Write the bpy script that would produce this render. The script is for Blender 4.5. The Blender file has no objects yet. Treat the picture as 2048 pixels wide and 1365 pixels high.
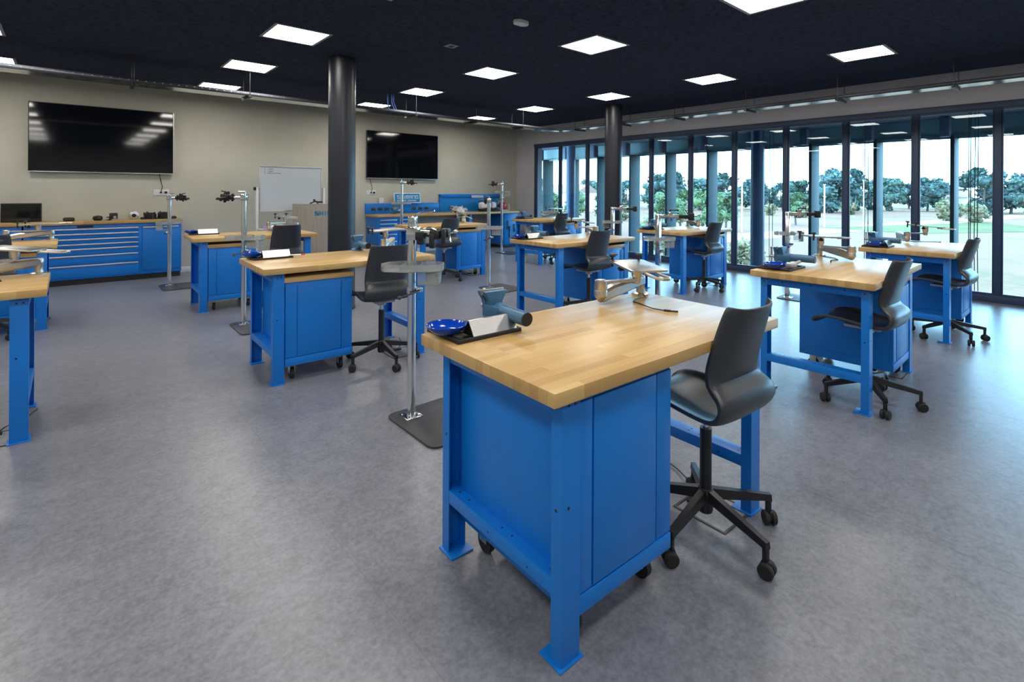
import bpy, bmesh, math, random
from mathutils import Vector, Matrix, noise
R = math.radians
random.seed(7)
SC = bpy.context.scene
COL = SC.collection

# ---------------------------------------------------------------- camera
F_PX, HY, YAW, ROLL, EYE = 1021.41, 380.82, R(40.9406), R(0.300), 1.55
cam_d = bpy.data.cameras.new('camera'); cam = bpy.data.objects.new('camera', cam_d); COL.objects.link(cam)
cam_d.sensor_fit = 'HORIZONTAL'; cam_d.sensor_width = 36; cam_d.lens = F_PX / 2048 * 36
cam_d.shift_y = -(682.5 - HY) / 2048; cam_d.clip_end = 900; cam_d.clip_start = .05
r0 = Vector((math.cos(YAW), -math.sin(YAW), 0)); up0 = Vector((0, 0, 1)); fw = Vector((math.sin(YAW), math.cos(YAW), 0))
rr = r0 * math.cos(ROLL) + up0 * math.sin(ROLL); uu = up0 * math.cos(ROLL) - r0 * math.sin(ROLL)
cam.matrix_world = Matrix(((rr.x, uu.x, -fw.x, 0), (rr.y, uu.y, -fw.y, 0), (rr.z, uu.z, -fw.z, EYE), (0, 0, 0, 1)))
SC.camera = cam
# ---------------------------------------------------------------- world and exposure
w = bpy.data.worlds.new('overcast_sky'); SC.world = w; w.use_nodes = True
bg = w.node_tree.nodes['Background']; bg.inputs[0].default_value = (.50, .78, 1, 1); bg.inputs[1].default_value = 10
PANEL = 18.0
SC.view_settings.view_transform = 'Standard'; SC.view_settings.look = 'None'
SC.view_settings.exposure = 0.52; SC.view_settings.gamma = 1
SC.cycles.use_denoising = True; SC.cycles.max_bounces = 10; SC.cycles.diffuse_bounces = 5; SC.cycles.transparent_max_bounces = 24
SC.cycles.sample_clamp_indirect = 6; SC.cycles.caustics_reflective = False; SC.cycles.caustics_refractive = False

# ---------------------------------------------------------------- materials
M = {}
def mat(name, col, rough=.5, metal=0, spec=.5, **kw):
    m = bpy.data.materials.new(name); m.use_nodes = True; p = m.node_tree.nodes['Principled BSDF']
    p.inputs['Base Color'].default_value = (*col, 1); p.inputs['Roughness'].default_value = rough
    p.inputs['Metallic'].default_value = metal; p.inputs['Specular IOR Level'].default_value = spec
    for k, v in kw.items(): p.inputs[k].default_value = v
    M[name] = m; return m
def nt(m): return m.node_tree.nodes, m.node_tree.links, m.node_tree.nodes['Principled BSDF']
def noisy(m, scale=(8,), amt=.15, rough_amt=0, bump=0, bscale=60, coords='Object', stretch=(1, 1, 1), lo=.3):
    n, l, p = nt(m); tc = n.new('ShaderNodeTexCoord'); mp = n.new('ShaderNodeMapping'); mp.inputs[3].default_value = stretch
    l.new(tc.outputs[coords], mp.inputs[0]); base = p.inputs['Base Color'].default_value[:]; prev = None
    for s in scale:
        t = n.new('ShaderNodeTexNoise'); t.inputs['Scale'].default_value = s; t.inputs['Detail'].default_value = 5; l.new(mp.outputs[0], t.inputs[0])
        if prev is None: prev = t.outputs[0]
        else:
            mx = n.new('ShaderNodeMath'); mx.operation = 'ADD'; l.new(prev, mx.inputs[0]); l.new(t.outputs[0], mx.inputs[1]); prev = mx.outputs[0]
    k = len(scale); mr = n.new('ShaderNodeMapRange'); mr.inputs[1].default_value = lo * k; mr.inputs[2].default_value = (1-lo) * k
    mr.inputs[3].default_value = 1 - amt; mr.inputs[4].default_value = 1 + amt; l.new(prev, mr.inputs[0])
    mc = n.new('ShaderNodeMix'); mc.data_type = 'RGBA'; mc.blend_type = 'MULTIPLY'; mc.inputs[0].default_value = 1
    mc.inputs[6].default_value = base; l.new(mr.outputs[0], mc.inputs[7]); l.new(mc.outputs[2], p.inputs['Base Color'])
    if rough_amt:
        r2 = n.new('ShaderNodeMapRange'); r2.inputs[1].default_value = .3 * k; r2.inputs[2].default_value = .7 * k; r = p.inputs['Roughness'].default_value
        r2.inputs[3].default_value = r - rough_amt; r2.inputs[4].default_value = r + rough_amt; l.new(prev, r2.inputs[0]); l.new(r2.outputs[0], p.inputs['Roughness'])
    if bump:
        t = n.new('ShaderNodeTexNoise'); t.inputs['Scale'].default_value = bscale; t.inputs['Detail'].default_value = 4; l.new(mp.outputs[0], t.inputs[0])
        b = n.new('ShaderNodeBump'); b.inputs['Strength'].default_value = bump; b.inputs['Distance'].default_value = .01; l.new(t.outputs[0], b.inputs['Height']); l.new(b.outputs[0], p.inputs['Normal'])
    return m
noisy(mat('linoleum', (.185, .192, .226), .34, spec=.6), (9, 22, 44, 80), .24, .03, lo=.40)
noisy(mat('seam', (.155, .16, .192), .4), (9,), .1)
noisy(mat('acoustic_felt', (.033, .043, .076), .95, spec=.15), (22, 60), .55, 0, .9, 70)
noisy(mat('plaster_beige', (.56, .545, .465), .9, spec=.2), (3,), .03)
noisy(mat('plaster_backlit', (.56, .55, .56), .9, spec=.2), (3,), .03)  # window wall plaster; the grey of its backlit side is put into the colour
noisy(mat('galvanised_dull', (.62, .66, .68), .2, 1), (14,), .1, .05)
noisy(mat('rail_dark_reflection', (.05, .055, .07), .5, .3), (9,), .1)  # galvanised side rails; the dark ceiling they reflect is put into the colour
noisy(mat('white_paint', (.75, .76, .78), .5), (5,), .02)
noisy(mat('blue_steel', (.003, .185, .66), .38, spec=.5), (4,), .05, .04)
noisy(mat('chrome', (.80, .81, .82), .13, 1), (6,), .05, .03)
noisy(mat('cast_aluminium', (.60, .575, .54), .33, 1), (9,), .08, .06)
noisy(mat('brushed_aluminium', (.72, .72, .71), .35, 1), (30,), .06, .05, stretch=(1, 20, 1))
noisy(mat('grey_paint', (.48, .48, .50), .45), (8,), .05)
noisy(mat('galvanised', (.62, .64, .66), .24, 1), (14,), .1, .05)
noisy(mat('black_metal', (.012, .013, .017), .42), (8,), .1)
noisy(mat('base_steel', (.045, .047, .053), .5), (14,), .15, .06)
noisy(mat('shell_plastic', (.034, .039, .050), .36, spec=.5), (3,), .04, .03)
noisy(mat('black_plastic', (.012, .012, .014), .5), (12,), .1)
noisy(mat('rubber', (.016, .016, .018), .7), (20,), .15)
noisy(mat('column_paint', (.018, .021, .030), .34), (40,), .06, .03, .15, 90)
noisy(mat('frame_paint', (.03, .055, .115), .45), (4,), .04)
noisy(mat('vise_blue', (.05, .155, .30), .4), (9,), .08, .04)
noisy(mat('vise_dark', (.03, .03, .035), .45, .6), (9,), .08)
noisy(mat('steel_raw', (.55, .53, .5), .35, 1), (18,), .1, .05)
noisy(mat('bowl_enamel', (.004, .055, .45), .12), (3,), .02)
noisy(mat('mat_black', (.02, .02, .022), .6), (10,), .1)
noisy(mat('laminate', (.36, .32, .27), .6), (3, 22), .2, stretch=(9, 9, .5))
noisy(mat('board_white', (.66, .71, .76), .25), (2,), .02)
noisy(mat('paper', (.7, .71, .76), .8), (6,), .1)
noisy(mat('purple_print', (.25, .2, .4), .7), (14,), .4)
noisy(mat('sign_blue', (.005, .26, .58), .4), (2,), .02)
noisy(mat('letter_white', (.85, .87, .9), .5), (2,), .01)
noisy(mat('red_plastic', (.55, .02, .03), .35), (6,), .05)
noisy(mat('teal_plastic', (.03, .16, .2), .4), (6,), .1)
noisy(mat('ink', (.05, .05, .06), .6), (6,), .1)
noisy(mat('motor_black', (.014, .014, .016), .38), (30,), .2, .08)
noisy(mat('dark_leather', (.035, .025, .022), .6), (20,), .2)
noisy(mat('cable_blue', (.03, .09, .35), .5), (4,), .05)
noisy(mat('lamp_frame', (.32, .34, .37), .5), (4,), .02)
noisy(mat('fin_paint', (.03, .05, .055), .6, spec=.15), (2,), .05)
noisy(mat('soffit_paint', (.10, .105, .14), .6), (2,), .05)  # soffit colour lifted and blued to stand in for the haze over it
noisy(mat('fascia_paint', (.25, .33, .33), .5), (2,), .05)
noisy(mat('bark', (.09, .07, .055), .9), (5,), .2)
noisy(mat('leaf_dark', (.055, .085, .082), .7, spec=.2), (1.2,), .4)  # leaf_dark and leaf_mid lightened and blued, distance haze put into the colour
noisy(mat('leaf_mid', (.08, .118, .09), .7, spec=.2), (1.2,), .4)
noisy(mat('leaf_bright', (.095, .13, .055), .7, spec=.2), (2.5,), .4)
noisy(mat('leaf_pale', (.19, .14, .085), .8, spec=.2), (2.5,), .3)
noisy(mat('road_pale', (.27, .15, .105), .9), (.3,), .05)
noisy(mat('roof_tile', (.22, .12, .09), .9), (.5,), .1)
noisy(mat('lawn', (.09, .085, .035), .95, spec=.1), (.15, .9), .3)

def emis(name, col, s):
    m = bpy.data.materials.new(name); m.use_nodes = True; n = m.node_tree.nodes; n.clear(); e = n.new('ShaderNodeEmission'); o = n.new('ShaderNodeOutputMaterial')
    e.inputs[0].default_value = (*col, 1); e.inputs[1].default_value = s; m.node_tree.links.new(e.outputs[0], o.inputs[0]); M[name] = m
emis('panel_light', (1, .955, .88), PANEL)
def glassy(name, tint, refl, rough):
    m = bpy.data.materials.new(name); m.use_nodes = True; n = m.node_tree.nodes; n.clear(); l = m.node_tree.links
    t = n.new('ShaderNodeBsdfTransparent'); t.inputs[0].default_value = (*tint, 1); g = n.new('ShaderNodeBsdfGlossy'); g.inputs['Roughness'].default_value = rough
    fr = n.new('ShaderNodeFresnel'); fr.inputs[0].default_value = refl; mx = n.new('ShaderNodeMixShader'); o = n.new('ShaderNodeOutputMaterial')
    l.new(fr.outputs[0], mx.inputs[0]); l.new(t.outputs[0], mx.inputs[1]); l.new(g.outputs[0], mx.inputs[2]); l.new(mx.outputs[0], o.inputs[0]); M[name] = m
glassy('window_glass', (.76, .90, .96), 1.33, .004)
glassy('acrylic', (.90, .92, .92), 1.35, .08)
def frost():
    m = M['acrylic']; n = m.node_tree.nodes; l = m.node_tree.links; o = next(q for q in n if q.type == 'OUTPUT_MATERIAL'); mx = o.inputs[0].links[0].from_node
    d = n.new('ShaderNodeBsdfDiffuse'); d.inputs[0].default_value = (.72, .74, .74, 1); m2 = n.new('ShaderNodeMixShader'); m2.inputs[0].default_value = .28
    l.new(mx.outputs[0], m2.inputs[1]); l.new(d.outputs[0], m2.inputs[2]); l.new(m2.outputs[0], o.inputs[0])
frost()
mat('screen_glass', (.004, .005, .008), .06, spec=.55)

def wood_mat():
    m = mat('butcher_block', (.6, .4, .18), .34, spec=.45); n, l, p = nt(m)
    tc = n.new('ShaderNodeTexCoord'); oi = n.new('ShaderNodeObjectInfo'); ad = n.new('ShaderNodeVectorMath'); ad.operation = 'ADD'
    sc = n.new('ShaderNodeVectorMath'); sc.operation = 'SCALE'; sc.inputs[3].default_value = 7.3
    cmb = n.new('ShaderNodeCombineXYZ'); l.new(oi.outputs['Random'], cmb.inputs[0]); l.new(oi.outputs['Random'], cmb.inputs[1]); l.new(cmb.outputs[0], sc.inputs[0])
    l.new(tc.outputs['Object'], ad.inputs[0]); l.new(sc.outputs[0], ad.inputs[1])
    b = n.new('ShaderNodeTexBrick'); b.offset = .37; b.offset_frequency = 3; b.inputs['Color1'].default_value = (0, 0, 0, 1); b.inputs['Color2'].default_value = (1, 1, 1, 1)
    b.inputs['Mortar'].default_value = (.25, .25, .25, 1); b.inputs['Scale'].default_value = 1; b.inputs['Mortar Size'].default_value = .0006; b.inputs['Brick Width'].default_value = .52; b.inputs['Row Height'].default_value = .043
    l.new(ad.outputs[0], b.inputs[0])
    mp = n.new('ShaderNodeMapping'); mp.inputs[3].default_value = (2.5, 45, 45); l.new(ad.outputs[0], mp.inputs[0])
    g = n.new('ShaderNodeTexNoise'); g.inputs['Scale'].default_value = 1.6; g.inputs['Detail'].default_value = 6; l.new(mp.outputs[0], g.inputs[0])
    a = n.new('ShaderNodeMath'); a.operation = 'MULTIPLY_ADD'; a.inputs[1].default_value = .58; l.new(b.outputs[0], a.inputs[0])
    g2 = n.new('ShaderNodeMath'); g2.operation = 'MULTIPLY'; g2.inputs[1].default_value = .45; l.new(g.outputs[0], g2.inputs[0]); l.new(g2.outputs[0], a.inputs[2])
    cr = n.new('ShaderNodeValToRGB'); l.new(a.outputs[0], cr.inputs[0]); e = cr.color_ramp.elements
    e[0].position = .1; e[0].color = (.44, .26, .09, 1); e[1].position = 1.05; e[1].color = (.68, .47, .20, 1)
    l.new(cr.outputs[0], p.inputs['Base Color'])
wood_mat()
def field_mat():
    m = mat('straw_field', (.5, .47, .42), .95, spec=.1); n, l, p = nt(m)
    tc = n.new('ShaderNodeTexCoord'); t = n.new('ShaderNodeTexNoise'); t.inputs['Scale'].default_value = .05; t.inputs['Detail'].default_value = 8; l.new(tc.outputs['Object'], t.inputs[0])
    t2 = n.new('ShaderNodeTexNoise'); t2.inputs['Scale'].default_value = 1.3; t2.inputs['Detail'].default_value = 6; l.new(tc.outputs['Object'], t2.inputs[0])
    a = n.new('ShaderNodeMath'); a.operation = 'MULTIPLY_ADD'; a.inputs[1].default_value = .35; l.new(t2.outputs[0], a.inputs[0]); l.new(t.outputs[0], a.inputs[2])
    cr = n.new('ShaderNodeValToRGB'); e = cr.color_ramp.elements; e[0].position = .5; e[0].color = (.10, .075, .035, 1); e[1].position = .66; e[1].color = (.175, .09, .06, 1); l.new(a.outputs[0], cr.inputs[0]); l.new(cr.outputs[0], p.inputs['Base Color'])
field_mat()
def pegboard_mat():
    m = mat('pegboard_blue', (.003, .185, .66), .4); n, l, p = nt(m)
    tc = n.new('ShaderNodeTexCoord'); b = n.new('ShaderNodeTexBrick'); b.offset = 0; b.inputs['Color1'].default_value = (.003, .185, .66, 1); b.inputs['Color2'].default_value = (.004, .195, .68, 1); b.inputs['Mortar'].default_value = (.006, .24, .64, 1)
    b.inputs['Scale'].default_value = 1; b.inputs['Mortar Size'].default_value = .012; b.inputs['Brick Width'].default_value = .038; b.inputs['Row Height'].default_value = .038
    sx = n.new('ShaderNodeSeparateXYZ'); cx = n.new('ShaderNodeCombineXYZ'); l.new(tc.outputs['Object'], sx.inputs[0]); l.new(sx.outputs[0], cx.inputs[0]); l.new(sx.outputs[2], cx.inputs[1]); l.new(cx.outputs[0], b.inputs[0]); l.new(b.outputs[0], p.inputs['Base Color'])
pegboard_mat()

# ---------------------------------------------------------------- mesh helper
class MB:
    def __init__(s): s.bm = bmesh.new(); s.mi = 0; s.T = None
    def _fin(s, verts, M_=None):
        T = M_ if M_ is not None else s.T
        if T is not None: bmesh.ops.transform(s.bm, matrix=T, verts=verts)
        fs = {f for v in verts for f in v.link_faces}
        for f in fs: f.material_index = s.mi; f.smooth = True
        return verts
    def faces(s, vs, fs, T=None):
        v = [s.bm.verts.new(p) for p in vs]
        for f in fs:
            try: s.bm.faces.new([v[i] for i in f])
            except ValueError: pass
        return s._fin(v, T)
    def box(s, x0, x1, y0, y1, z0, z1, bev=0, T=None, seg=2):
        r = bmesh.ops.create_cube(s.bm, size=1, matrix=Matrix.Translation(((x0+x1)/2, (y0+y1)/2, (z0+z1)/2)) @ Matrix.Diagonal((abs(x1-x0), abs(y1-y0), abs(z1-z0), 1)))
        v = r['verts']
        if bev:
            e = list({e for q in v for e in q.link_edges}); o = bmesh.ops.bevel(s.bm, geom=e, offset=bev, segments=seg, affect='EDGES', profile=.5)
            v = list({q for f in o['faces'] for q in f.verts} | {q for q in v if q.is_valid})
        return s._fin(v, T)
    def prism(s, poly, z0, z1, T=None, bev=0):
        n = len(poly); vs = [(p[0], p[1], z0) for p in poly] + [(p[0], p[1], z1) for p in poly]
        fs = [list(range(n))[::-1], list(range(n, 2*n))] + [[i, (i+1) % n, n+(i+1) % n, n+i] for i in range(n)]
        v = [s.bm.verts.new(p) for p in vs]; ff = [s.bm.faces.new([v[i] for i in f]) for f in fs]
        if bev:
            e = list({e for f in ff[:2] for e in f.edges}); o = bmesh.ops.bevel(s.bm, geom=e, offset=bev, segments=2, affect='EDGES', profile=.5)
            v = list({q for f in o['faces'] for q in f.verts} | {q for q in v if q.is_valid})
        return s._fin(v, T)
    def tube(s, pts, r, n=10, T=None, rs=None, cap=True):
        pts = [Vector(p) for p in pts]; rings = []; a = None
        for i, p in enumerate(pts):
            t = (pts[min(i+1, len(pts)-1)] - pts[max(i-1, 0)]).normalized()
            if a is None:
                a = t.orthogonal().normalized()
            a = (a - t * a.dot(t)).normalized(); b = t.cross(a); q = rs[i] if rs else r
            rings.append([s.bm.verts.new(p + (a * math.cos(2*math.pi*k/n) + b * math.sin(2*math.pi*k/n)) * q) for k in range(n)])
        for A, B in zip(rings, rings[1:]):
            for k in range(n): s.bm.faces.new((A[k], A[(k+1) % n], B[(k+1) % n], B[k]))
        if cap: s.bm.faces.new(rings[0][::-1]); s.bm.faces.new(rings[-1])
        return s._fin([v for r_ in rings for v in r_], T)
    def cyl(s, p0, p1, r, r1=None, n=18, T=None): return s.tube([p0, p1], r, n, T, [r, r if r1 is None else r1])
    def lathe(s, prof, n=24, T=None):
        rings = []
        for r, z in prof:
            rings.append([s.bm.verts.new((r*math.cos(2*math.pi*k/n), r*math.sin(2*math.pi*k/n), z)) for k in range(n)] if r > 1e-6 else [s.bm.verts.new((0, 0, z))])
        for A, B in zip(rings, rings[1:]):
            for k in range(n):
                k2 = (k+1) % n
                if len(A) == 1 and len(B) == 1: continue
                if len(A) == 1: s.bm.faces.new((A[0], B[k2], B[k]))
                elif len(B) == 1: s.bm.faces.new((A[k], A[k2], B[0]))
                else: s.bm.faces.new((A[k], A[k2], B[k2], B[k]))
        return s._fin([v for r_ in rings for v in r_], T)
    def ball(s, c, r, T=None, sq=(1, 1, 1), sub=2):
        o = bmesh.ops.create_icosphere(s.bm, subdivisions=sub, radius=r, matrix=Matrix.Translation(c) @ Matrix.Diagonal((*sq, 1))); return s._fin(o['verts'], T)
    def build(s, name, mats, parent=None, ang=35):
        bmesh.ops.recalc_face_normals(s.bm, faces=s.bm.faces); me = bpy.data.meshes.new(name); s.bm.to_mesh(me); s.bm.free()
        for m in (mats if isinstance(mats, (list, tuple)) else [mats]): me.materials.append(M[m])
        me.set_sharp_from_angle(angle=R(ang))
        o = bpy.data.objects.new(name, me); COL.objects.link(o)
        if parent: o.parent = parent
        return o
def tag(o, label, cat, group=None, kind=None):
    o['label'] = label; o['category'] = cat
    if group: o['group'] = group
    if kind: o['kind'] = kind
    return o
def empty(name, loc=(0, 0, 0), rz=0):
    o = bpy.data.objects.new(name, None); COL.objects.link(o); o.location = loc; o.rotation_euler = (0, 0, rz); o.empty_display_size = .1; return o
KIDS = {}
def copy_tree(o, parent=None):
    c = o.copy(); COL.objects.link(c)
    if parent is not None: c.parent = parent
    for ch in [q for q in bpy.data.objects if q.parent == o]: copy_tree(ch, c)
    return c
USED = {}
def inst(proto, loc, rz, label, cat, group):
    o = proto if proto.name not in USED else copy_tree(proto); USED[proto.name] = 1
    o.location = loc; o.rotation_euler = (0, 0, rz); return tag(o, label, cat, group)
def struct(name, m, mat_, parent=None):
    o = m.build(name, mat_, parent); o['kind'] = 'structure'; return o
def TR(x=0, y=0, z=0, rx=0, ry=0, rz=0): return Matrix.Translation((x, y, z)) @ Matrix.Rotation(rz, 4, 'Z') @ Matrix.Rotation(ry, 4, 'Y') @ Matrix.Rotation(rx, 4, 'X')
def rrect(x0, x1, y0, y1, r, n=5):
    out = []
    for cx, cy, a0 in ((x1-r, y1-r, 0), (x0+r, y1-r, 90), (x0+r, y0+r, 180), (x1-r, y0+r, 270)):
        out += [(cx + r*math.cos(R(a0+90*k/n)), cy + r*math.sin(R(a0+90*k/n))) for k in range(n+1)]
    return out

# ---------------------------------------------------------------- room
XW, YB, ZC = 9.85, 11.15, 3.255
m = MB(); m.box(-6, XW+.3, -4, YB+.2, -.2, 0); struct('floor', m, 'linoleum')
m = MB(); m.box(-6, 9.47, -4, 10.5, ZC, ZC+.05); struct('ceiling', m, 'acoustic_felt')
m = MB(); m.box(-6.2, XW+.3, -4.2, YB+.2, 3.75, 3.95); struct('ceiling_slab', m, 'soffit_paint')
m = MB(); m.box(-6.2, XW+.3, YB, YB+.2, -.2, 3.75); struct('wall_back', m, 'plaster_beige')
m = MB(); m.box(-6.2, -6, -4.2, YB, -.2, 3.75); struct('wall_left', m, 'plaster_beige')
m = MB(); m.box(-6, XW+.3, -4.2, -4, -.2, 3.75); struct('wall_front', m, 'plaster_beige')
WT = 2.83
m = MB(); m.box(XW, XW+.3, -4, YB, WT, 3.75); m.box(XW, XW+.3, 10.4, YB, 0, WT); m.box(XW, XW+.3, -4, -2.9, 0, WT); struct('wall_right', m, 'plaster_backlit')
m = MB(); m.box(-6, 9.8, YB-.014, YB, 0, .10, .003); struct('baseboard_back', m, 'white_paint')
# thin welded seams of the linoleum sheets
for i, x in enumerate((-3.1, -1.1, .9, 2.9, 4.9, 6.9, 8.9)):
    m = MB(); m.box(x-.0012, x+.0012, -4, YB, 0, .0003); struct('trim_%d' % (i+1), m, 'seam')
# window wall: mullions every 0.94 m, panes and sashes between them
edges = [10.36, 9.42, 8.48, 7.545, 6.61, 5.65, 4.715, 3.76, 2.81, 1.873, .948, .0, -.95, -1.9, -2.86]
m = MB(); m.box(XW-.01, XW+.08, -2.9, 10.42, WT-.08, WT+.01, .004); m.box(XW-.01, XW+.08, -2.9, 10.42, 0, .10, .004); struct('trim_20', m, 'frame_paint')
for i, y in enumerate(edges):
    m = MB(); m.box(XW-.01, XW+.05, y-.038, y+.038, .10, WT-.08, .004); struct('trim_%d' % (21+i), m, 'frame_paint')
for i in range(len(edges)-1):
    y1, y0 = edges[i]-.038, edges[i+1]+.038
    m = MB()
    for a, b, c, d in ((y0, y1, .10, .13), (y0, y1, WT-.11, WT-.08), (y0, y0+.018, .13, WT-.11), (y1-.018, y1, .13, WT-.11)): m.box(XW+.005, XW+.045, a, b, c, d, .003)
    win = struct('window_%d' % (i+1), m, 'frame_paint')
    m = MB(); m.box(XW+.024, XW+.030, y0+.016, y1-.016, .128, WT-.108); p = m.build('pane', 'window_glass', win)
# interior columns
for i, (x, y) in enumerate(((2.683, 6.476), (8.244, 6.405))):
    m = MB(); m.lathe([(.17, 0), (.17, ZC)], 48, TR(x, y)); m.lathe([(.178, 0), (.178, .03), (.17, .034)], 48, TR(x, y)); o = struct('column_%d' % (i+1), m, 'column_paint')
# outside: soffit, fascia, facade fins, outer columns
m = MB(); m.box(XW+.3, 12.95, -8, 30, 2.95, 3.2); struct('soffit_outside', m, 'soffit_paint')
m = MB(); m.box(12.55, 12.95, -8, 30, 2.60, 2.95); m.box(12.50, 12.55, -8, 30, 2.56, 2.62); struct('fascia_outside', m, 'fascia_paint')
for k in range(-3, 12):
    y = 1.79 + 1.19*k
    m = MB(); m.box(12.25, 12.72, y-.03, y+.03, -4, 2.6, .004); f = struct('facade_fin', m, 'fin_paint')
    m = MB(); m.box(12.1, 12.3, y+.02, y+.16, 2.58, 2.93, .005); m.build('bracket', 'soffit_paint', f)
for i, (x, y) in enumerate(((11.9, 5.15), (11.95, 10.95), (11.9, -.6))):
    m = MB(); m.cyl((x, y, -4), (x, y, 2.95), .14, n=32); struct('column_%d' % (i+3), m, 'frame_paint')
m = MB(); m.box(XW+.3, 12.2, -8, 30, -.5, -.22); struct('ledge_outside', m, 'soffit_paint')

# ---------------------------------------------------------------- ceiling panels
def panel(name='ceiling_light'):
    t = empty(name); m = MB()
    for a in ((-.3, .3, -.3, -.268), (-.3, .3, .268, .3), (-.3, -.268, -.268, .268), (.268, .3, -.268, .268)): m.box(a[0], a[1], a[2], a[3], -.006, .0, .0015)
    m.build('frame', 'lamp_frame', t)
    m = MB(); m.box(-.268, .268, -.268, .268, -.003, 0); m.build('diffuser', 'panel_light', t); return t
pan = panel()
colname = {1.89: 'second column from left', 4.64: 'third column from left', 7.37: 'fourth column, nearest the windows', -.84: 'leftmost column', -3.57: 'column outside the left edge'}
rowname = {9.68: 'farthest row by the TV wall', 7.77: 'second row from the TV wall', 5.84: 'third row from the TV wall', 3.90: 'fourth row from the TV wall', 1.93: 'fifth row from the TV wall', 0.0: 'sixth row from the TV wall', -1.9: 'row behind the viewpoint'}
for x in colname:
    for y in rowname:
        if x < -3 and y > 8 and False: continue
        inst(pan, (x, y, ZC), 0, 'square white ceiling light panel, %s, %s' % (colname[x], rowname[y]), 'ceiling light', 'square ceiling light panels')
# smoke detector-like emergency light and small square vent
t = tag(empty('emergency_light', (3.43, 3.83, ZC)), 'small white rounded emergency lamp on the black ceiling near the top edge', 'lamp')
m = MB(); m.prism(rrect(-.085, .085, -.05, .05, .045), -.035, 0, bev=.006); m.build('housing', 'white_paint', t)
m = MB(); m.ball((.05, -.02, -.036), .014, sq=(1, 1, .5)); m.build('lens', 'board_white', t)
t = tag(empty('ceiling_speaker', (3.41, 5.04, ZC)), 'small square grey ceiling outlet with dark round centre', 'vent')
m = MB(); m.box(-.066, .066, -.066, .066, -.006, 0, .002); m.build('plate', 'lamp_frame', t)
m = MB(); m.lathe([(.034, -.007), (.03, -.012), (.012, -.009), (0, -.009)], 20); m.build('grille', 'black_plastic', t)

# ---------------------------------------------------------------- cable tray with hangers
def tray_piece(p):   # p = plan polygon
    m = MB(); m.prism(p, TB, TB+.006); return m
KT = .915; yn, yf, xn, xf = 8.87*KT, 9.2*KT, 9.22*KT, 9.5*KT; TB = 1.55 + 1.48*KT
rad = .5
def arc(cx, cy, r): return [(cx + r*math.cos(R(a)), cy + r*math.sin(R(a))) for a in range(90, -1, -10)]
t = tag(empty('cable_tray'), 'long galvanised cable tray hanging below the ceiling along two walls', 'cable tray')
inner = [(-6, yn)] + arc(xn-.3, yn-.3, .3) + [(xn, -4)]; outer = [(-6, yf)] + arc(xf-.6, yf-.6, .6) + [(xf, -4)]
m = MB(); n = len(inner)
m.faces([(x, y, TB) for x, y in inner] + [(x, y, TB) for x, y in outer], [(i, i+1, n+i+1, n+i) for i in range(n-1)]); o = m.build('tray_bottom', 'galvanised_dull', t)
for path, nm in ((inner, 'side_rail'), (outer, 'side_rail')):
    m = MB(); m.faces([(x, y, TB) for x, y in path] + [(x, y, TB+.055) for x, y in path], [(i, i+1, n+i+1, n+i) for i in range(n-1)])
    for a in range(0, 46):
        x = -1.6 + a*.09
        if path is inner: m.mi = 1; m.box(x, x+.02, yn-.003, yn-.001, TB+.03, TB+.038); m.mi = 0
    o = m.build(nm, ['rail_dark_reflection', 'lamp_frame'], t); sm = o.modifiers.new('thick', 'SOLIDIFY'); sm.thickness = .003
for k, (x, y, d) in enumerate([(x*KT, 0, 0) for x in (.68, 2.16, 3.65, 5.16, 6.63, 8.0, -.8)] + [(0, y*KT, 1) for y in (8.3, 6.95, 5.62, 4.19, 2.74, 1.33, -.1)]):
    h = MB()
    for q in (0, 1):
        c = (x, yn-.03 if q == 0 else yf+.03) if d == 0 else (xn-.03 if q == 0 else xf+.03, y)
        h.cyl((c[0], c[1], TB-.03), (c[0], c[1], ZC), .005, n=8)
    if d == 0: h.box(x-.02, x+.02, yn-.06, yf+.06, TB-.03, TB-.004, .002)
    else: h.box(xn-.06, xf+.06, y-.02, y+.02, TB-.03, TB-.004, .002)
    h.build('hanger', 'black_metal', t)
m = MB()
for dx, dy in ((0, 0), (.02, .02), (.09, .01), (.105, .03), (.12, 0), (.10, .05)):
    X, Y = 4.62*KT, 9.0*KT
    m.tube([(X+dx, Y+dy, ZC), (X+dx, Y+dy, TB+.2), (X+.03+dx*1.3, Y+dy, TB+.06), (X+.15+dx, Y+dy, TB+.014), (X+.6, Y+dy, TB+.014)], .006, 6)
tag(m.build('data_cables', 'cable_blue'), 'bunch of blue data cables dropping from ceiling into the cable tray', 'cable')

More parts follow.
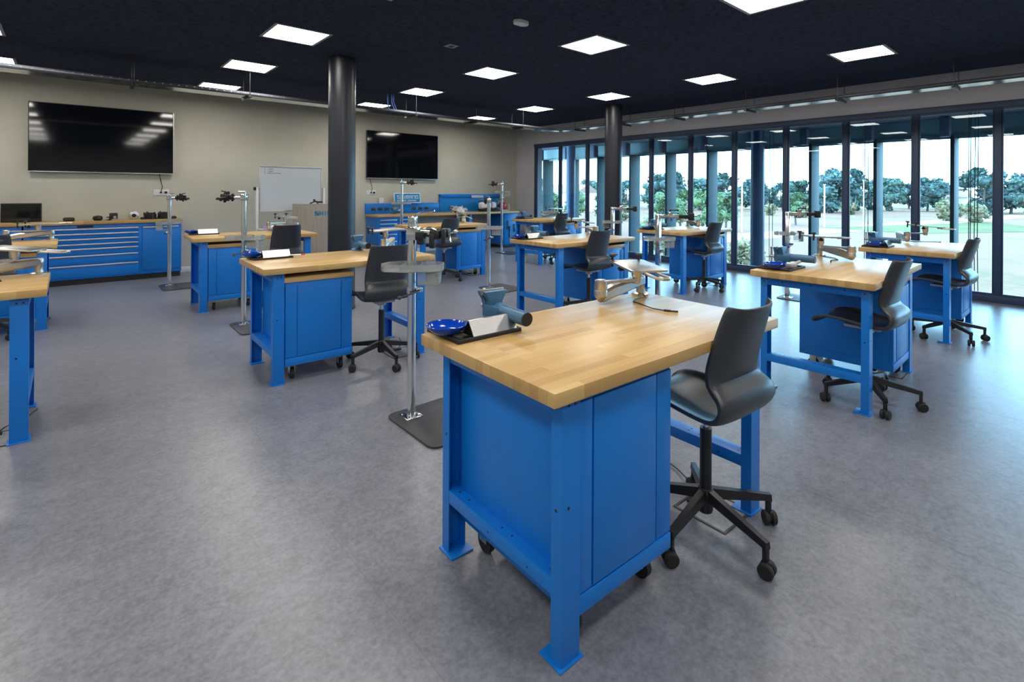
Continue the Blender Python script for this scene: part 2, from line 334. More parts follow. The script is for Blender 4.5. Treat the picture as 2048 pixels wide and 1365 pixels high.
# ---------------------------------------------------------------- workbench
L, W, TZ = 1.515, .829, .93
def make_bench():
    t = empty('workbench')
    m = MB(); m.box(0, L, 0, W, .882, TZ, .004, seg=2); m.build('tabletop', 'butcher_block', t)
    for x0 in (.082, L-.082-.085):
        for s in (0, 1):
            m = MB(); y0 = .05 if s == 0 else W-.05; d = .05 if s == 0 else -.05; e = .004 if s == 0 else -.004
            poly = [(x0, y0), (x0+.085, y0), (x0+.085, y0+d), (x0+.081, y0+d), (x0+.081, y0+e), (x0+.004, y0+e), (x0+.004, y0+d), (x0, y0+d)]
            m.prism(poly, .006, .878, bev=.0012)
            a, b = sorted((y0+d*1.9, y0-d*.18)); m.box(x0-.012, x0+.097, a, b, 0, .007, .002)
            m.mi = 1
            for zz in (.855, .52):
                for fx in ((x0+.03, x0+.06) if zz > .8 else (x0+.03,)):
                    yy = y0-e*.2; m.cyl((fx, yy, zz-.005), (fx, yy-e*.2, zz-.005), .0055, n=10)
                ys = y0+d*.55; m.cyl((x0-.0006, ys, zz-.015), (x0+.0005, ys, zz-.015), .0055, n=10)
            m.build('leg', ['blue_steel', 'black_plastic'], t)
        m = MB(); m.box(x0+.002, x0+.083, .055, W-.055, .815, .88, .002)
        m.mi = 1
        for yy in (.2, .42, .62): m.cyl((x0+.0005, yy, .85), (x0+.0025, yy, .85), .005, n=10)
        m.build('top_rail', ['blue_steel', 'black_plastic'], t)
        m = MB(); m.box(x0+.001, x0+.084, .056, W-.056, .215, .272, .003)
        m.mi = 1
        for yy in (.13, .34, .40, .62, .69):
            for xx in (.03, .058): m.cyl((x0+xx, yy, .2715), (x0+xx, yy, .2727), .0045, n=10)
        for yy in (.22, .45): m.cyl((x0+.0005, yy, .24), (x0+.0015, yy, .24), .0035, n=10)
        m.build('stretcher', ['blue_steel', 'black_plastic'], t)
    return t
BEN = {'a': (1.118, 1.085, -1.92), 'b': (1.128, 4.199, -1.39), 'c': (1.151, 7.295, -1.28), 'd': (-1.615, 4.24, .03), 'e': (-1.612, 7.514, -.15), 'f': (4.36, 7.37, 0),
       'g': (4.237, 4.091, .26), 'h': (7.295, 7.561, 1.96), 'i': (6.874, 4.044, -.05), 'j': (4.096, .991, 1.08), 'k': (6.718, .96, -.29)}
WHERE = {'a': 'the big foreground bench', 'b': 'the bench left of the nearer column', 'c': 'the bench before the whiteboard', 'd': 'the nearest bench cut by the left edge',
         'e': 'the far bench at the left edge', 'f': 'the bench facing the pegboard counter', 'g': 'the middle bench before the far column', 'h': 'the small distant bench in the window corner',
         'i': 'the bench right of the far column', 'j': 'the right front bench', 'k': 'the far right bench at the glass'}
BLAB = {'a': 'largest blue workbench with beech top, in the centre foreground', 'b': 'blue beech-topped workbench left of centre, directly before the nearer black column', 'c': 'blue beech-topped workbench standing before the whiteboard and lectern',
        'd': 'nearest workbench cut off by the left picture edge', 'e': 'workbench at the left edge, between the cut-off one and the long drawer cabinet', 'f': 'workbench behind the nearer column, facing the pegboard counter',
        'g': 'blue workbench in the middle, before the far black column', 'h': 'most distant workbench, small, near the window corner', 'i': 'workbench just right of the far column, elbow-arm stand before it',
        'j': 'right-hand workbench with chair tucked under its near end, second nearest at right', 'k': 'rightmost workbench standing against the tall windows'}
def at(b, lx, ly, z=0):
    x, y, a = BEN[b]; a = R(a); return (x + lx*math.cos(a) - ly*math.sin(a), y + lx*math.sin(a) + ly*math.cos(a), z)
def rot(b, d=0): return R(BEN[b][2] + d)
pb = make_bench()
for b in BEN: inst(pb, at(b, 0, 0), rot(b), BLAB[b], 'workbench', 'blue steel workbenches')
# mobile cabinets under the benches
def make_cab(top, w=.55):
    t = empty('tool_cabinet'); H = .80 if top else .872
    m = MB(); m.box(0, w, .008, .68, .13, H, .003); m.build('body', 'blue_steel', t)
    m = MB(); m.box(.095, w-.1, 0, .009, .20, H-.03, .002); m.box(.002, .088, .002, .009, .20, H-.03, .001); m.box(w-.093, w-.002, .002, .009, .20, H-.03, .001); m.box(0, w, .0, .009, .13, .192, .002); m.build('door', 'blue_steel', t)
    m = MB(); m.box(-.008, -.001, .03, .66, .2, H-.03, .002); m.build('side_panel', 'blue_steel', t)
    if top:
        m = MB(); m.box(-.012, w+.012, -.005, .69, H, .843, .003); m.build('wooden_top', 'butcher_block', t)
    for x in (.075, w-.075):
        for y in (.09, .59):
            m = MB(); m.cyl((x-.013, y, .046), (x+.013, y, .046), .045, n=20); c = m.build('caster', 'rubber', t)
            m = MB(); m.box(x-.022, x-.017, y-.025, y+.025, .05, .125, .001); m.box(x+.017, x+.022, y-.025, y+.025, .05, .125, .001); m.box(x-.03, x+.03, y-.035, y+.035, .118, .13, .001); m.build('fork', 'steel_raw', c)
    return t
pc0, pc1 = make_cab(False), make_cab(True)
for b, lx in (('a', .145), ('b', .175), ('c', .175), ('e', .80), ('f', .80), ('g', .80), ('h', .80), ('i', .80), ('j', .80), ('k', .80)):
    inst(pc0 if b in 'a' else pc1, at(b, lx, .055), rot(b), 'blue wheeled tool cabinet parked under ' + WHERE[b], 'cabinet', 'wheeled blue tool cabinets')

# ---------------------------------------------------------------- swivel chair
def make_chair():
    t = empty('swivel_chair')
    prof = [(.29, .552), (.285, .572), (.26, .590), (.20, .604), (.10, .598), (0, .583), (-.10, .574), (-.165, .577), (-.206, .598), (-.228, .636), (-.230, .675), (-.214, .710), (-.184, .733), (-.163, .752), (-.160, .785), (-.172, .84), (-.194, .92), (-.216, 1.0), (-.234, 1.05), (-.240, 1.068)]
    hw = [.185, .20, .21, .215, .218, .22, .222, .224, .225, .225, .223, .217, .207, .201, .199, .195, .189, .181, .174, .165]
    nu = 18; P = [Vector((0, y, z)) for y, z in prof]; np_ = len(P); vs = []; fs = []
    for side in (0, 1):
        for i in range(np_):
            tg = (P[min(i+1, np_-1)] - P[max(i-1, 0)]).normalized(); nrm = Vector((0, -tg.z, tg.y)) * -1   # towards the sitter
            nrm = Vector((0, tg.z, -tg.y));
            if (i < 7 and nrm.z < 0) or (i >= 13 and nrm.y < 0): nrm = -nrm
            if 7 <= i < 13 and nrm.dot(Vector((0, .1, .70)) - P[i]) < 0: nrm = -nrm
            for j in range(nu+1):
                u = j/nu*2-1; e = abs(u); x = hw[i]*u; curl = (.028*e**4 if i > 12 else (.012*e**4 if i < 8 else .02*e**4)); th = .012 + .016*max(0, e-.8)/.2
                back = -.022*(1-u*u) if i > 13 else 0
                vs.append(P[i] + Vector((x, back, 0)) + nrm*(curl + (th if side else 0)))
    K = (nu+1)*np_
    for i in range(np_-1):
        for j in range(nu):
            a = i*(nu+1)+j; fs.append((a, a+1, a+nu+2, a+nu+1)); fs.append((K+a, K+a+nu+1, K+a+nu+2, K+a+1))
        for j in (0, nu): a = i*(nu+1)+j; fs.append((a, a+nu+1, K+a+nu+1, K+a))
    for i in (0, np_-1):
        for j in range(nu): a = i*(nu+1)+j; fs.append((a, K+a, K+a+1, a+1))
    m = MB(); m.faces(vs, fs); o = m.build('seat_shell', 'shell_plastic', t, ang=60)
    sd = o.modifiers.new('smooth', 'SUBSURF'); sd.levels = 1; sd.render_levels = 1
    m = MB(); m.box(-.09, .09, -.10, .13, .545, .567, .006); m.box(-.13, -.1, -.02, .02, .555, .565, .003); m.cyl((.0, 0, .515), (0, 0, .55), .04); m.build('seat_plate', 'grey_paint', t)
    m = MB(); m.cyl((0, 0, .43), (0, 0, .535), .014, n=20); m.build('gas_rod', 'chrome', t)
    m = MB(); m.cyl((0, 0, .17), (0, 0, .47), .026, n=24); m.build('column', 'black_metal', t)
    m = MB(); m.lathe([(0, .088), (.03, .09), (.033, .10), (.036, .19), (.03, .20), (0, .2)], 24); m.build('hub', 'black_metal', t)
    for k in range(5):
        rz = R(43+72*k); m = MB()
        sec = [(.03, .15, .195, .021), (.30, .118, .146, .016), (.322, .112, .142, .015)]; vs = []; fs = []
        for x, z0, z1, h in sec: vs += [(x, -h, z0), (x, h, z0), (x, h*.72, z1), (x, -h*.72, z1)]
        for i in range(2):
            for j in range(4): a = i*4+j; b = i*4+(j+1) % 4; fs.append((a, b, b+4, a+4))
        fs += [(0, 1, 2, 3), (8, 9, 10, 11)]
        m.faces(vs, fs); m.box(.302, .322, -.011, .011, .06, .125, .003); lg = m.build('leg', 'black_metal', t); lg.rotation_euler = (0, 0, rz)
        m = MB(); Tc = TR(.318, 0, 0, rz=R(60*k+20))
        for s in (-1, 1): m.tube([(0, s*.006, .032), (0, s*.009, .032), (0, s*.024, .032), (0, s*.028, .032)], .03, 22, Tc, [.027, .031, .031, .026])
        m.box(-.02, .02, -.006, .006, .028, .065, .002, Tc)
        c = m.build('caster', 'rubber', lg)
    return t
CH = [('a', 2.205, 1.180, -4, 0), ('b', 2.13, 4.24, -6, 14), ('c', 2.22, 7.33, -3, 20), ('e', -.64, 7.5, 5, 44), ('f', 4.88, 7.40, 5, 32), ('g', 4.89, 4.17, -2, 10), ('h', 7.90, 7.66, 0, 22), ('i', 7.58, 4.10, -3, 5), ('j', 4.48, 1.13, -2, 28), ('k', 7.10, 1.07, -3, 40)]
pch = make_chair()
for b, x, y, rz, star in CH:
    o = inst(pch, (x, y, 0), R(rz), 'charcoal swivel chair at ' + WHERE[b], 'chair', 'charcoal swivel chairs')
    for q in bpy.data.objects:
        if q.parent == o and q.name.split('.')[0] == 'leg': q.rotation_euler.z += R(star)

# ---------------------------------------------------------------- floor sockets beside the benches
def make_fbox():
    t = empty('floor_socket'); m = MB()
    for a in ((-.135, .135, -.135, -.121), (-.135, .135, .121, .135), (-.135, -.121, -.121, .121), (.121, .135, -.121, .121)): m.box(*a, 0, .004, .001)
    m.build('frame', 'base_steel', t); m = MB(); m.box(-.12, .12, -.12, .12, 0, .002); m.build('lid', 'linoleum', t)
    m = MB(); m.box(-.05, .05, .07, .115, .001, .012, .003); m.tube([(.02, .09, .01), (.06, .12, .03), (.1, .2, .02), (.16, .3, .012), (.2, .42, .01)], .004, 6); m.build('plug', 'black_plastic', t); return t
pf = make_fbox()
for b in 'abdefghijk': inst(pf, at(b, 1.255, .19), rot(b, 0), 'square floor socket frame under ' + WHERE[b], 'floor socket', 'floor sockets')

# ---------------------------------------------------------------- bench clutter: parts tray, bowl, wedge block, vise, holder arm
def make_tray():
    m = MB(); m.box(-.165, .165, -.125, .125, 0, .005)
    for a in ((-.165, .165, -.125, -.113), (-.165, .165, .113, .125), (-.165, -.153, -.113, .113), (.153, .165, -.113, .113)): m.box(*a, .005, .016, .002)
    for x in (-.07, .02, .09): m.box(x, x+.006, .0, .113, .005, .012, .001)
    m.box(-.153, .153, -.006, 0, .005, .012, .001); m.box(-.06, .153, .01, .1, .005, .02, .004)
    return m.build('parts_tray', 'mat_black')
def make_bowl():
    m = MB(); m.lathe([(0, .004), (.036, .004), (.038, .0), (.042, .001), (.058, .008), (.074, .022), (.083, .036), (.085, .039), (.0825, .039), (.072, .024), (.056, .012), (.04, .008), (0, .007)], 40); return m.build('magnetic_bowl', 'bowl_enamel')
def make_wedge():
    t = empty('wedge_holder'); m = MB()
    for s in (-1, 1): m.prism([(0, .062), (.006*s, .062), (.042*s, .004), (.034*s, .004)], -.115, .115, Matrix(((0, 0, 1, 0), (1, 0, 0, 0), (0, 1, 0, 0), (0, 0, 0, 1))))
    m.build('slope_plates', 'brushed_aluminium', t)
    m = MB(); m.box(-.112, .112, -.04, .04, 0, .005, .001); m.prism([(-.018, .005), (.018, .005), (0, .034)], -.11, .11, Matrix(((0, 0, 1, 0), (1, 0, 0, 0), (0, 1, 0, 0), (0, 0, 0, 1)))); m.build('core', 'black_plastic', t); return t
def make_vise():
    t = empty('bench_vise')
    m = MB(); m.lathe([(0, 0), (.06, 0), (.06, .012), (.045, .02), (.04, .035), (0, .035)], 28); m.build('base', 'vise_blue', t)
    YX = Matrix(((1, 0, 0, 0), (0, 0, -1, 0), (0, 1, 0, 0), (0, 0, 0, 1)))   # polygon in x,z, extruded along -y
    m = MB(); m.prism([(-.034, .03), (.034, .03), (.030, .085), (.034, .108), (.058, .132), (.062, .15), (-.062, .15), (-.058, .132), (-.034, .108), (-.030, .085)], -.04, -.012, YX, bev=.004)
    m.prism([(-.03, .04), (.03, .04), (.028, .085), (.032, .108), (.054, .132), (.06, .15), (-.06, .15), (-.054, .132), (-.032, .108), (-.028, .085)], -.0075, .03, YX @ Matrix.Translation((0, 0, .0)), bev=.004)
    m.box(-.036, .036, -.085, .02, .028, .088, .008); m.build('body', 'vise_blue', t)
    m = MB(); m.box(-.062, .062, .0085, .014, .132, .156, .001); m.box(-.062, .062, .0, .0065, .132, .156, .001); m.build('jaw_plates', 'steel_raw', t)
    m = MB(); m.tube([(0, -.05, .066), (0, -.07, .066), (0, -.075, .066), (0, -.26, .066)], .03, 28, None, [.036, .036, .030, .030]); m.box(-.004, .004, -.25, -.08, .094, .0975); m.mi = 1; m.cyl((0, -.26, .066), (0, -.264, .066), .029, n=28); m.build('barrel', ['vise_blue', 'vise_dark'], t)
    m = MB(); m.cyl((0, .04, .066), (0, .085, .066), .014); m.cyl((0, .075, -.02), (0, .075, .14), .006, n=10); m.ball((0, .075, -.02), .010); m.ball((0, .075, .14), .010); m.build('handle', 'steel_raw', t); return t
def make_arm(az, hub_az, plate_az, tilt=0, zp=.165):
    t = empty('holder_arm'); D = lambda a, r, z: (r*math.cos(R(a)), r*math.sin(R(a)), z)
    m = MB(); m.lathe([(0, 0), (.052, 0), (.052, .006), (.044, .010), (.03, .013), (0, .013)], 30); m.build('base_flange', 'cast_aluminium', t)
    m = MB(); m.lathe([(.027, .012), (.024, .03), (.024, .055), (.028, .065), (.028, .10), (.024, .112), (0, .114)], 28); m.build('post', 'cast_aluminium', t)
    e = Vector(D(az, .39, .085)); d = Vector(D(az, 1, 0)); s = Vector((-d.y, d.x, 0))
    m = MB(); vs = []; fs = []
    for k, (r, z0, z1, h) in enumerate(((.0, .056, .112, .030), (.1, .046, .108, .034), (.30, .022, .090, .031), (.39, .008, .070, .026))):
        c = d*r
        for hh, zz in ((-h, z0+.012), (-h*.6, z0), (h*.6, z0), (h, z0+.012), (h, z1-.012), (h*.6, z1), (-h*.6, z1), (-h, z1-.012)): vs.append(c + s*hh + Vector((0, 0, zz)))
    for i in range(3):
        for j in range(8): a = i*8+j; b = i*8+(j+1) % 8; fs.append((a, b, b+8, a+8))
    fs += [tuple(range(8)), tuple(range(24, 32))]; m.faces(vs, fs); m.build('lower_arm', 'cast_aluminium', t)
    m = MB(); m.lathe([(0, .005), (.014, .012), (.036, .042), (.036, .072), (.035, .075), (.036, .078), (.034, .127), (.026, .132), (0, .133)], 28, TR(e.x, e.y, 0)); m.build('elbow', 'cast_aluminium', t)
    h = e + Vector(D(hub_az, .27, 0)); dd = Vector(D(hub_az, 1, 0)); ss = Vector((-dd.y, dd.x, 0)); m = MB(); vs = []; fs = []
    for r, z0, z1, hw in ((0, .108, .124, .024), (.12, .106, .120, .013), (.27, .10, .12, .02)):
        for a, zz in ((-hw, z0), (hw, z0), (hw, z1), (-hw, z1)): vs.append(Vector((e.x, e.y, 0)) + dd*r + ss*a + Vector((0, 0, zz)))
    for i in range(2):
        for j in range(4): a = i*4+j; b = i*4+(j+1) % 4; fs.append((a, b, b+4, a+4))
    fs += [(0, 1, 2, 3), (8, 9, 10, 11)]; m.faces(vs, fs); m.build('upper_arm', 'cast_aluminium', t)
    m = MB(); m.lathe([(0, .085), (.022, .087), (.024, .12), (.03, .135), (.03, zp-.012), (0, zp-.012)], 22, TR(h.x, h.y, 0)); m.build('hub', 'cast_aluminium', t)
    T = TR(h.x, h.y, zp, rz=R(plate_az)) @ Matrix.Rotation(R(tilt), 4, 'X')
    m = MB(); m.T = T; m.prism(rrect(-.11, .11, -.17, .15, .02, 3), -.006, .006, bev=.002); m.mi = 1
    for a, b in ((-.04, .02), (.03, .04), (.0, -.03), (.05, -.05), (-.02, -.08), (.02, .09)): m.cyl((a, b, .006), (a, b, .0066), .005, n=10)
    pl = m.build('clamp_plate', ['cast_aluminium', 'board_white'], t)
    m = MB(); m.T = T; m.tube([(-.03, -.16, -.012), (-.03, -.30, -.008), (-.01, -.325, -.008), (.02, -.325, -.008), (.04, -.30, -.008), (.04, -.16, -.012)], .009, 8); m.build('pull_handle', 'cast_aluminium', pl)
    for a, b in ((-.085, .165), (.085, .165)):
        m = MB(); m.T = T; m.cyl((a, b-.01, -.035), (a, b-.01, .03), .008, n=10); m.lathe([(0, .024), (.019, .026), (.021, .034), (.016, .042), (0, .043)], 14, T @ TR(a, b-.01)); m.box(a, a+.03, b-.02, b, .034, .040, .002); m.build('clamp_knob', 'black_plastic', pl)
    m = MB(); m.T = T; m.lathe([(0, -.042), (.014, -.04), (.022, -.028), (.01, -.018), (.008, -.006), (0, -.006)], 14, T @ TR(-.07, .06)); m.build('tilt_knob', 'black_plastic', pl)
    return t
ptr, pbo, pwe, pvi = make_tray(), make_bowl(), make_wedge(), make_vise()
for b in 'abcghijk':
    dx, dy, rz = {'a': (-.05, .017, 0), 'b': (-.03, .01, 2), 'c': (-.03, .0, -1), 'g': (-.05, .015, 0), 'h': (0, 0, 2), 'i': (-.02, 0, 0), 'j': (.028, -.005, 0), 'k': (0, 0, 3)}[b]
    inst(ptr, at(b, .255+dx, .705+dy, TZ), rot(b, rz), 'black plastic parts tray on ' + WHERE[b], 'tray', 'black parts trays')
    inst(pbo, at(b, .108+dx, .70+dy, TZ+.0165), rot(b), 'glossy blue metal bowl on ' + WHERE[b], 'bowl', 'blue parts bowls')
    if b not in 'j': inst(pwe, at(b, .285+dx, .63+dy, TZ+.0125), rot(b, rz), 'silver ridge-shaped holder on ' + WHERE[b], 'tool holder', 'silver wedge holders')
for b, lx, ly, rz in (('a', .362, .797, -3), ('b', 1.08, .80, 0), ('g', .40, .79, -6), ('h', .32, .79, -5), ('i', .42, .79, -4), ('j', .50, .785, 2), ('k', .42, .79, -2)):
    inst(pvi, at(b, lx, ly, TZ), rot(b, rz), 'blue-grey bench vise on ' + WHERE[b], 'vise', 'bench vises')
inst(pvi, (5.75, 10.85, .98), R(10), 'bench vise on the wall counter below the blue sign', 'vise', 'bench vises')
for b, az, hz, pz, tl, zp in (('a', 184, 352, -27, 3, .19), ('b', 232, 62, 80, -3, .2), ('c', 182, 20, 10, 2, .2), ('d', 192, 20, 60, 4, .19), ('e', 188, 10, 70, -3, .19), ('f', 235, 80, 70, 24, .2), ('g', 236, 120, 80, 6, .2), ('h', 150, 300, 20, 0, .2), ('i', 236, 110, 70, 3, .2), ('j', 236, 80, 60, 2, .2), ('k', 205, 330, 40, 5, .2)):
    o = tag(make_arm(az, hz, pz, tl, zp), 'jointed aluminium holder arm on ' + WHERE[b], 'holder arm', 'aluminium holder arms')
    o.location = at(b, 1.455, .775, TZ); o.rotation_euler = (0, 0, rot(b))
m = MB(); A = [at('a', *q) for q in ((1.40, .72, TZ+.02), (1.385, .69, TZ+.005), (1.29, .69, TZ+.004), (1.23, .655, TZ+.004), (1.225, .61, TZ+.004), (1.20, .55, TZ+.004), (1.18, .49, TZ+.004), (1.19, .43, TZ+.004), (1.205, .40, TZ+.004))]
m.tube(A, .003, 8); m.tube(A[-2:], .006, 8); m.tube([A[-1], (A[-1][0]+.02, A[-1][1]-.03, A[-1][2])], .004, 8)
tag(m.build('loose_cable', 'black_plastic'), 'thin black cable with plug lying on the foreground benchtop', 'cable')
for b, pts in (('j', ((1.40, .74), (1.3, .60), (1.2, .55), (1.1, .58), (1.0, .55))), ('k', ((1.30, .7), (1.32, .55), (1.4, .45), (1.45, .35))), ('d', ((1.25, .72), (1.28, .5), (1.1, .42), (.9, .40)))):
    m = MB(); m.tube([at(b, x, y, TZ+.004) for x, y in pts], .0035, 8); m.cyl(at(b, pts[-1][0], pts[-1][1], TZ+.007), at(b, pts[-1][0]-.04, pts[-1][1]-.01, TZ+.007), .006, n=8)
    tag(m.build('loose_cable', 'black_plastic'), 'short black lead lying on ' + WHERE[b], 'cable', 'leads on the benches')
m = MB(); m.cyl((0, 0, .008), (.10, 0, .008), .006, n=12); m.mi = 1; m.cyl((.10, 0, .008), (.135, 0, .008), .0065, n=12)
o = tag(m.build('marker_pen', ['letter_white', 'red_plastic']), 'red-capped white marker pen on the tray of ' + WHERE['b'], 'pen'); o.location = at('b', .36, .605, TZ+.016); o.rotation_euler = (0, 0, R(-8))
m = MB(); m.cyl((0, 0, .02), (.10, .03, .035), .012, n=14); m.box(-.05, .02, -.03, .03, 0, .03, .008); o = tag(m.build('loose_fitting', ['grey_paint']), 'small pale grey metal fitting on the tray of ' + WHERE['j'], 'fitting'); o.location = at('j', .30, .62, TZ+.0165); o.rotation_euler = (0, 0, R(-25))

# ---------------------------------------------------------------- repair stands
def make_stand(ztop, ztray, head, az, tray=True, tray_az=-20, lever_z=None, square=False, plate_rot=0):
    t = empty('repair_stand'); m = MB(); m.prism(rrect(-.13, .37, -.48, .12, .06), 0, .012, TR(rz=R(plate_rot)), bev=.003); m.build('base_plate', 'base_steel', t)
    m = MB(); m.box(-.06, .06, -.06, .06, .012, .018, .002); 
    for a in (-.045, .045):
        for b in (-.045, .045): m.cyl((a, b, .018), (a, b, .023), .007, n=8)
    m.build('foot_flange', 'chrome', t)
    m = MB()
    if square: m.box(-.028, .028, -.028, .028, .018, ztop, .004)
    else:
        m.cyl((0, 0, .018), (0, 0, ztop), .0285, n=28)
    m.build('pole', 'chrome', t)
    if lever_z is None: lever_z = ztray-.13
    if tray:
        o_ = [(-.20, -.03), (-.17, .06), (-.07, .12), (.04, .11), (.08, .07), (.15, .10), (.21, .06), (.21, -.05), (.12, -.09), (-.05, -.10), (-.17, -.08)]
        m = MB(); Tt = TR(0, 0, ztray, rz=R(tray_az)); m.prism(o_, 0, .005, Tt); n = len(o_)
        for i in range(n):
            a, b = Vector((*o_[i], 0)), Vector((*o_[(i+1) % n], 0)); d = (b-a).normalized(); q = Vector((-d.y, d.x, 0))*.0025
            m.faces([a-q+Vector((0, 0, .005)), b-q+Vector((0, 0, .005)), b+q+Vector((0, 0, .005)), a+q+Vector((0, 0, .005)), a-q+Vector((0, 0, .05)), b-q+Vector((0, 0, .05)), b+q+Vector((0, 0, .05)), a+q+Vector((0, 0, .05))], [(0, 1, 5, 4), (1, 2, 6, 5), (2, 3, 7, 6), (3, 0, 4, 7), (4, 5, 6, 7)], Tt)
        m.box(.06, .063, -.085, .08, .005, .045, 0, Tt); m.box(-.062, -.059, -.095, .11, .005, .045, 0, Tt)
        m.box(.05, .19, -.06, -.055, -.085, 0, 0, Tt); m.box(.19, .195, -.06, .05, -.085, 0, 0, Tt); m.box(.05, .19, -.06, .05, -.09, -.085, 0, Tt)
        m.build('tool_tray', 'acrylic', t)
        m = MB(); m.lathe([(.029, ztray-.002), (.04, ztray-.002), (.04, ztray+.012), (.029, ztray+.012)], 24); m.build('collar', 'chrome', t)
    m = MB(); a = R(tray_az); m.lathe([(.029, lever_z-.02), (.036, lever_z-.02), (.036, lever_z+.02), (.029, lever_z+.02)], 24); m.box(.03, .075, -.014, .014, lever_z-.014, lever_z+.014, .004, TR(rz=a)); m.build('clamp_collar', 'chrome', t)
    m = MB(); m.tube([(.06, 0, lever_z), (.03, -.06, lever_z-.01), (-.05, -.12, lever_z-.03)], .006, 8, TR(rz=a)); m.ball((-.055, -.123, lever_z-.031), .014, TR(rz=a)); m.build('lever', 'base_steel', t)
    T = TR(0, 0, ztop, rz=R(az))
    if head == 'jaw':
        m = MB(); m.T = T; m.box(-.035, .035, -.03, .03, -.055, .02, .006); m.cyl((.02, 0, -.02), (.12, 0, -.02), .02, n=18); m.cyl((-.01, 0, .02), (-.01, 0, .05), .008); m.cyl((-.01, 0, .045), (.05, .03, .05), .005, n=8); h = m.build('clamp_head', 'chrome', t)
        m = MB(); m.T = T; m.cyl((.11, 0, -.02), (.17, 0, -.02), .026, n=18); m.box(.16, .20, -.05, .05, -.045, .012, .008); m.box(.19, .25, -.05, -.03, -.06, .03, .008); m.box(.19, .25, .025, .048, -.05, .02, .008)
        for q, y, z, r_ in ((.12, .02, .012, .018), (.20, -.03, .035, .02), (.21, .02, -.06, .02), (.24, -.045, .025, .022), (.25, .03, -.045, .02), (.15, -.03, -.05, .016)): m.ball((q, y, z), r_, sub=1)
        m.cyl((.25, -.02, -.02), (.32, -.02, -.035), .009, n=8); m.ball((.325, -.02, -.036), .014, sub=1); m.build('jaws', 'black_plastic', h)
        m = MB(); m.T = T; m.tube([(.18, .05, -.02), (.18, .085, -.02), (.22, .12, -.03)], .009, 10); m.ball((.225, .123, -.03), .016); m.tube([(.18, 0, .0), (.2, .01, .045), (.25, .02, .055)], .007, 8); m.build('jaw_handle', 'black_plastic', h)
    elif head == 'spread':
        m = MB(); m.T = T; m.box(-.03, .05, -.035, .035, -.15, -.06, .006); m.box(-.02, .03, -.03, .03, -.04, .01, .006); m.cyl((.03, 0, -.10), (.13, 0, -.10), .018, n=18); h = m.build('clamp_head', 'chrome', t)
        m = MB(); m.T = T
        for q, y, z in ((.07, -.02, -.12), (.13, .03, -.10), (.18, -.02, -.11), (.23, .02, -.10)): m.box(q-.03, q+.03, y-.035, y+.035, z-.03, z+.03, .010, None)
        m.box(.05, .10, -.05, .0, -.18, -.11, .012); m.box(.14, .18, -.06, -.02, -.20, -.10, .010); m.box(.22, .25, -.05, -.01, -.17, -.07, .010); m.build('jaws', 'black_plastic', h)
        m = MB(); m.T = T; m.tube([(.10, -.04, -.07), (.15, -.05, -.06), (.20, -.05, -.08)], .006, 8); m.cyl((.25, 0, -.10), (.30, .0, -.09), .008, n=10); m.ball((.31, 0, -.088), .014); m.tube([(.26, -.01, -.10), (.275, -.01, -.13), (.28, -.02, -.16)], .008, 8); m.tube([(.0, 0, .0), (.05, 0, .03), (.16, 0, .05)], .006, 8); m.build('jaw_handle', 'chrome', h)
    elif head == 'elbow':
        m = MB(); m.T = T; m.box(-.035, .26, -.028, .028, -.06, -.008, .004); m.box(.13, .18, -.035, .035, -.09, .03, .004); h = m.build('clamp_head', 'chrome', t)
        m = MB(); m.T = T; m.box(.2, .42, -.024, .024, -.058, -.012, .006); m.box(.40, .46, -.035, .035, -.085, .012, .006); m.build('jaws', 'black_plastic', h)
        m = MB(); m.T = T; m.cyl((.155, 0, .03), (.155, 0, .055), .01); m.cyl((.155, 0, .05), (.25, .0, .048), .007, n=10); m.ball((.255, 0, .048), .014); m.build('jaw_handle', 'black_plastic', h)
    return t
SG = 'chrome repair stands'
for x, y, lab, a in ((1.765, 3.07, 'nearest chrome repair stand, black jaws and clear tray, left of the foreground bench', dict(ztop=1.36, ztray=1.0, head='spread', az=-52, tray_az=-42)),
    (1.51, 6.40, 'chrome repair stand with jaws pointing left, between the benches left of the nearer column', dict(ztop=1.47, ztray=.97, head='jaw', az=139, tray_az=-38)),
    (1.21, 9.71, 'repair stand before the long blue drawer cabinet', dict(ztop=1.42, ztray=.985, head='jaw', az=-45, tray_az=-140)),
    (5.03, 6.358, 'chrome repair stand on black plate behind the middle bench, left of it', dict(ztop=1.40, ztray=.93, head='jaw', az=60, tray_az=-42, plate_rot=4)),
    (8.09, 9.71, 'distant repair stand at the right end of the pegboard counter', dict(ztop=1.72, ztray=1.48, head='jaw', az=140, tray_az=-30)),
    (5.35, 9.75, 'tall repair stand in front of the blue counter sign', dict(ztop=1.72, ztray=1.24, head='jaw', az=-42, tray_az=150)),
    (7.86, 6.12, 'elbow-arm stand rising in front of the far column', dict(ztop=1.24, ztray=.93, head='elbow', az=-41, tray_az=140, square=True, plate_rot=180)),
    (5.84, 3.80, 'dark square-post stand with elbow arm, before the bench right of the far column', dict(ztop=1.25, ztray=.90, head='elbow', az=-41, tray_az=-40, square=True)),
    (7.90, 2.98, 'elbow-arm stand against the windows, behind the right front bench', dict(ztop=1.26, ztray=.92, head='elbow', az=-41, tray_az=-40, square=True))):
    o = tag(make_stand(**a), lab, 'repair stand', SG); o.location = (x, y, 0)

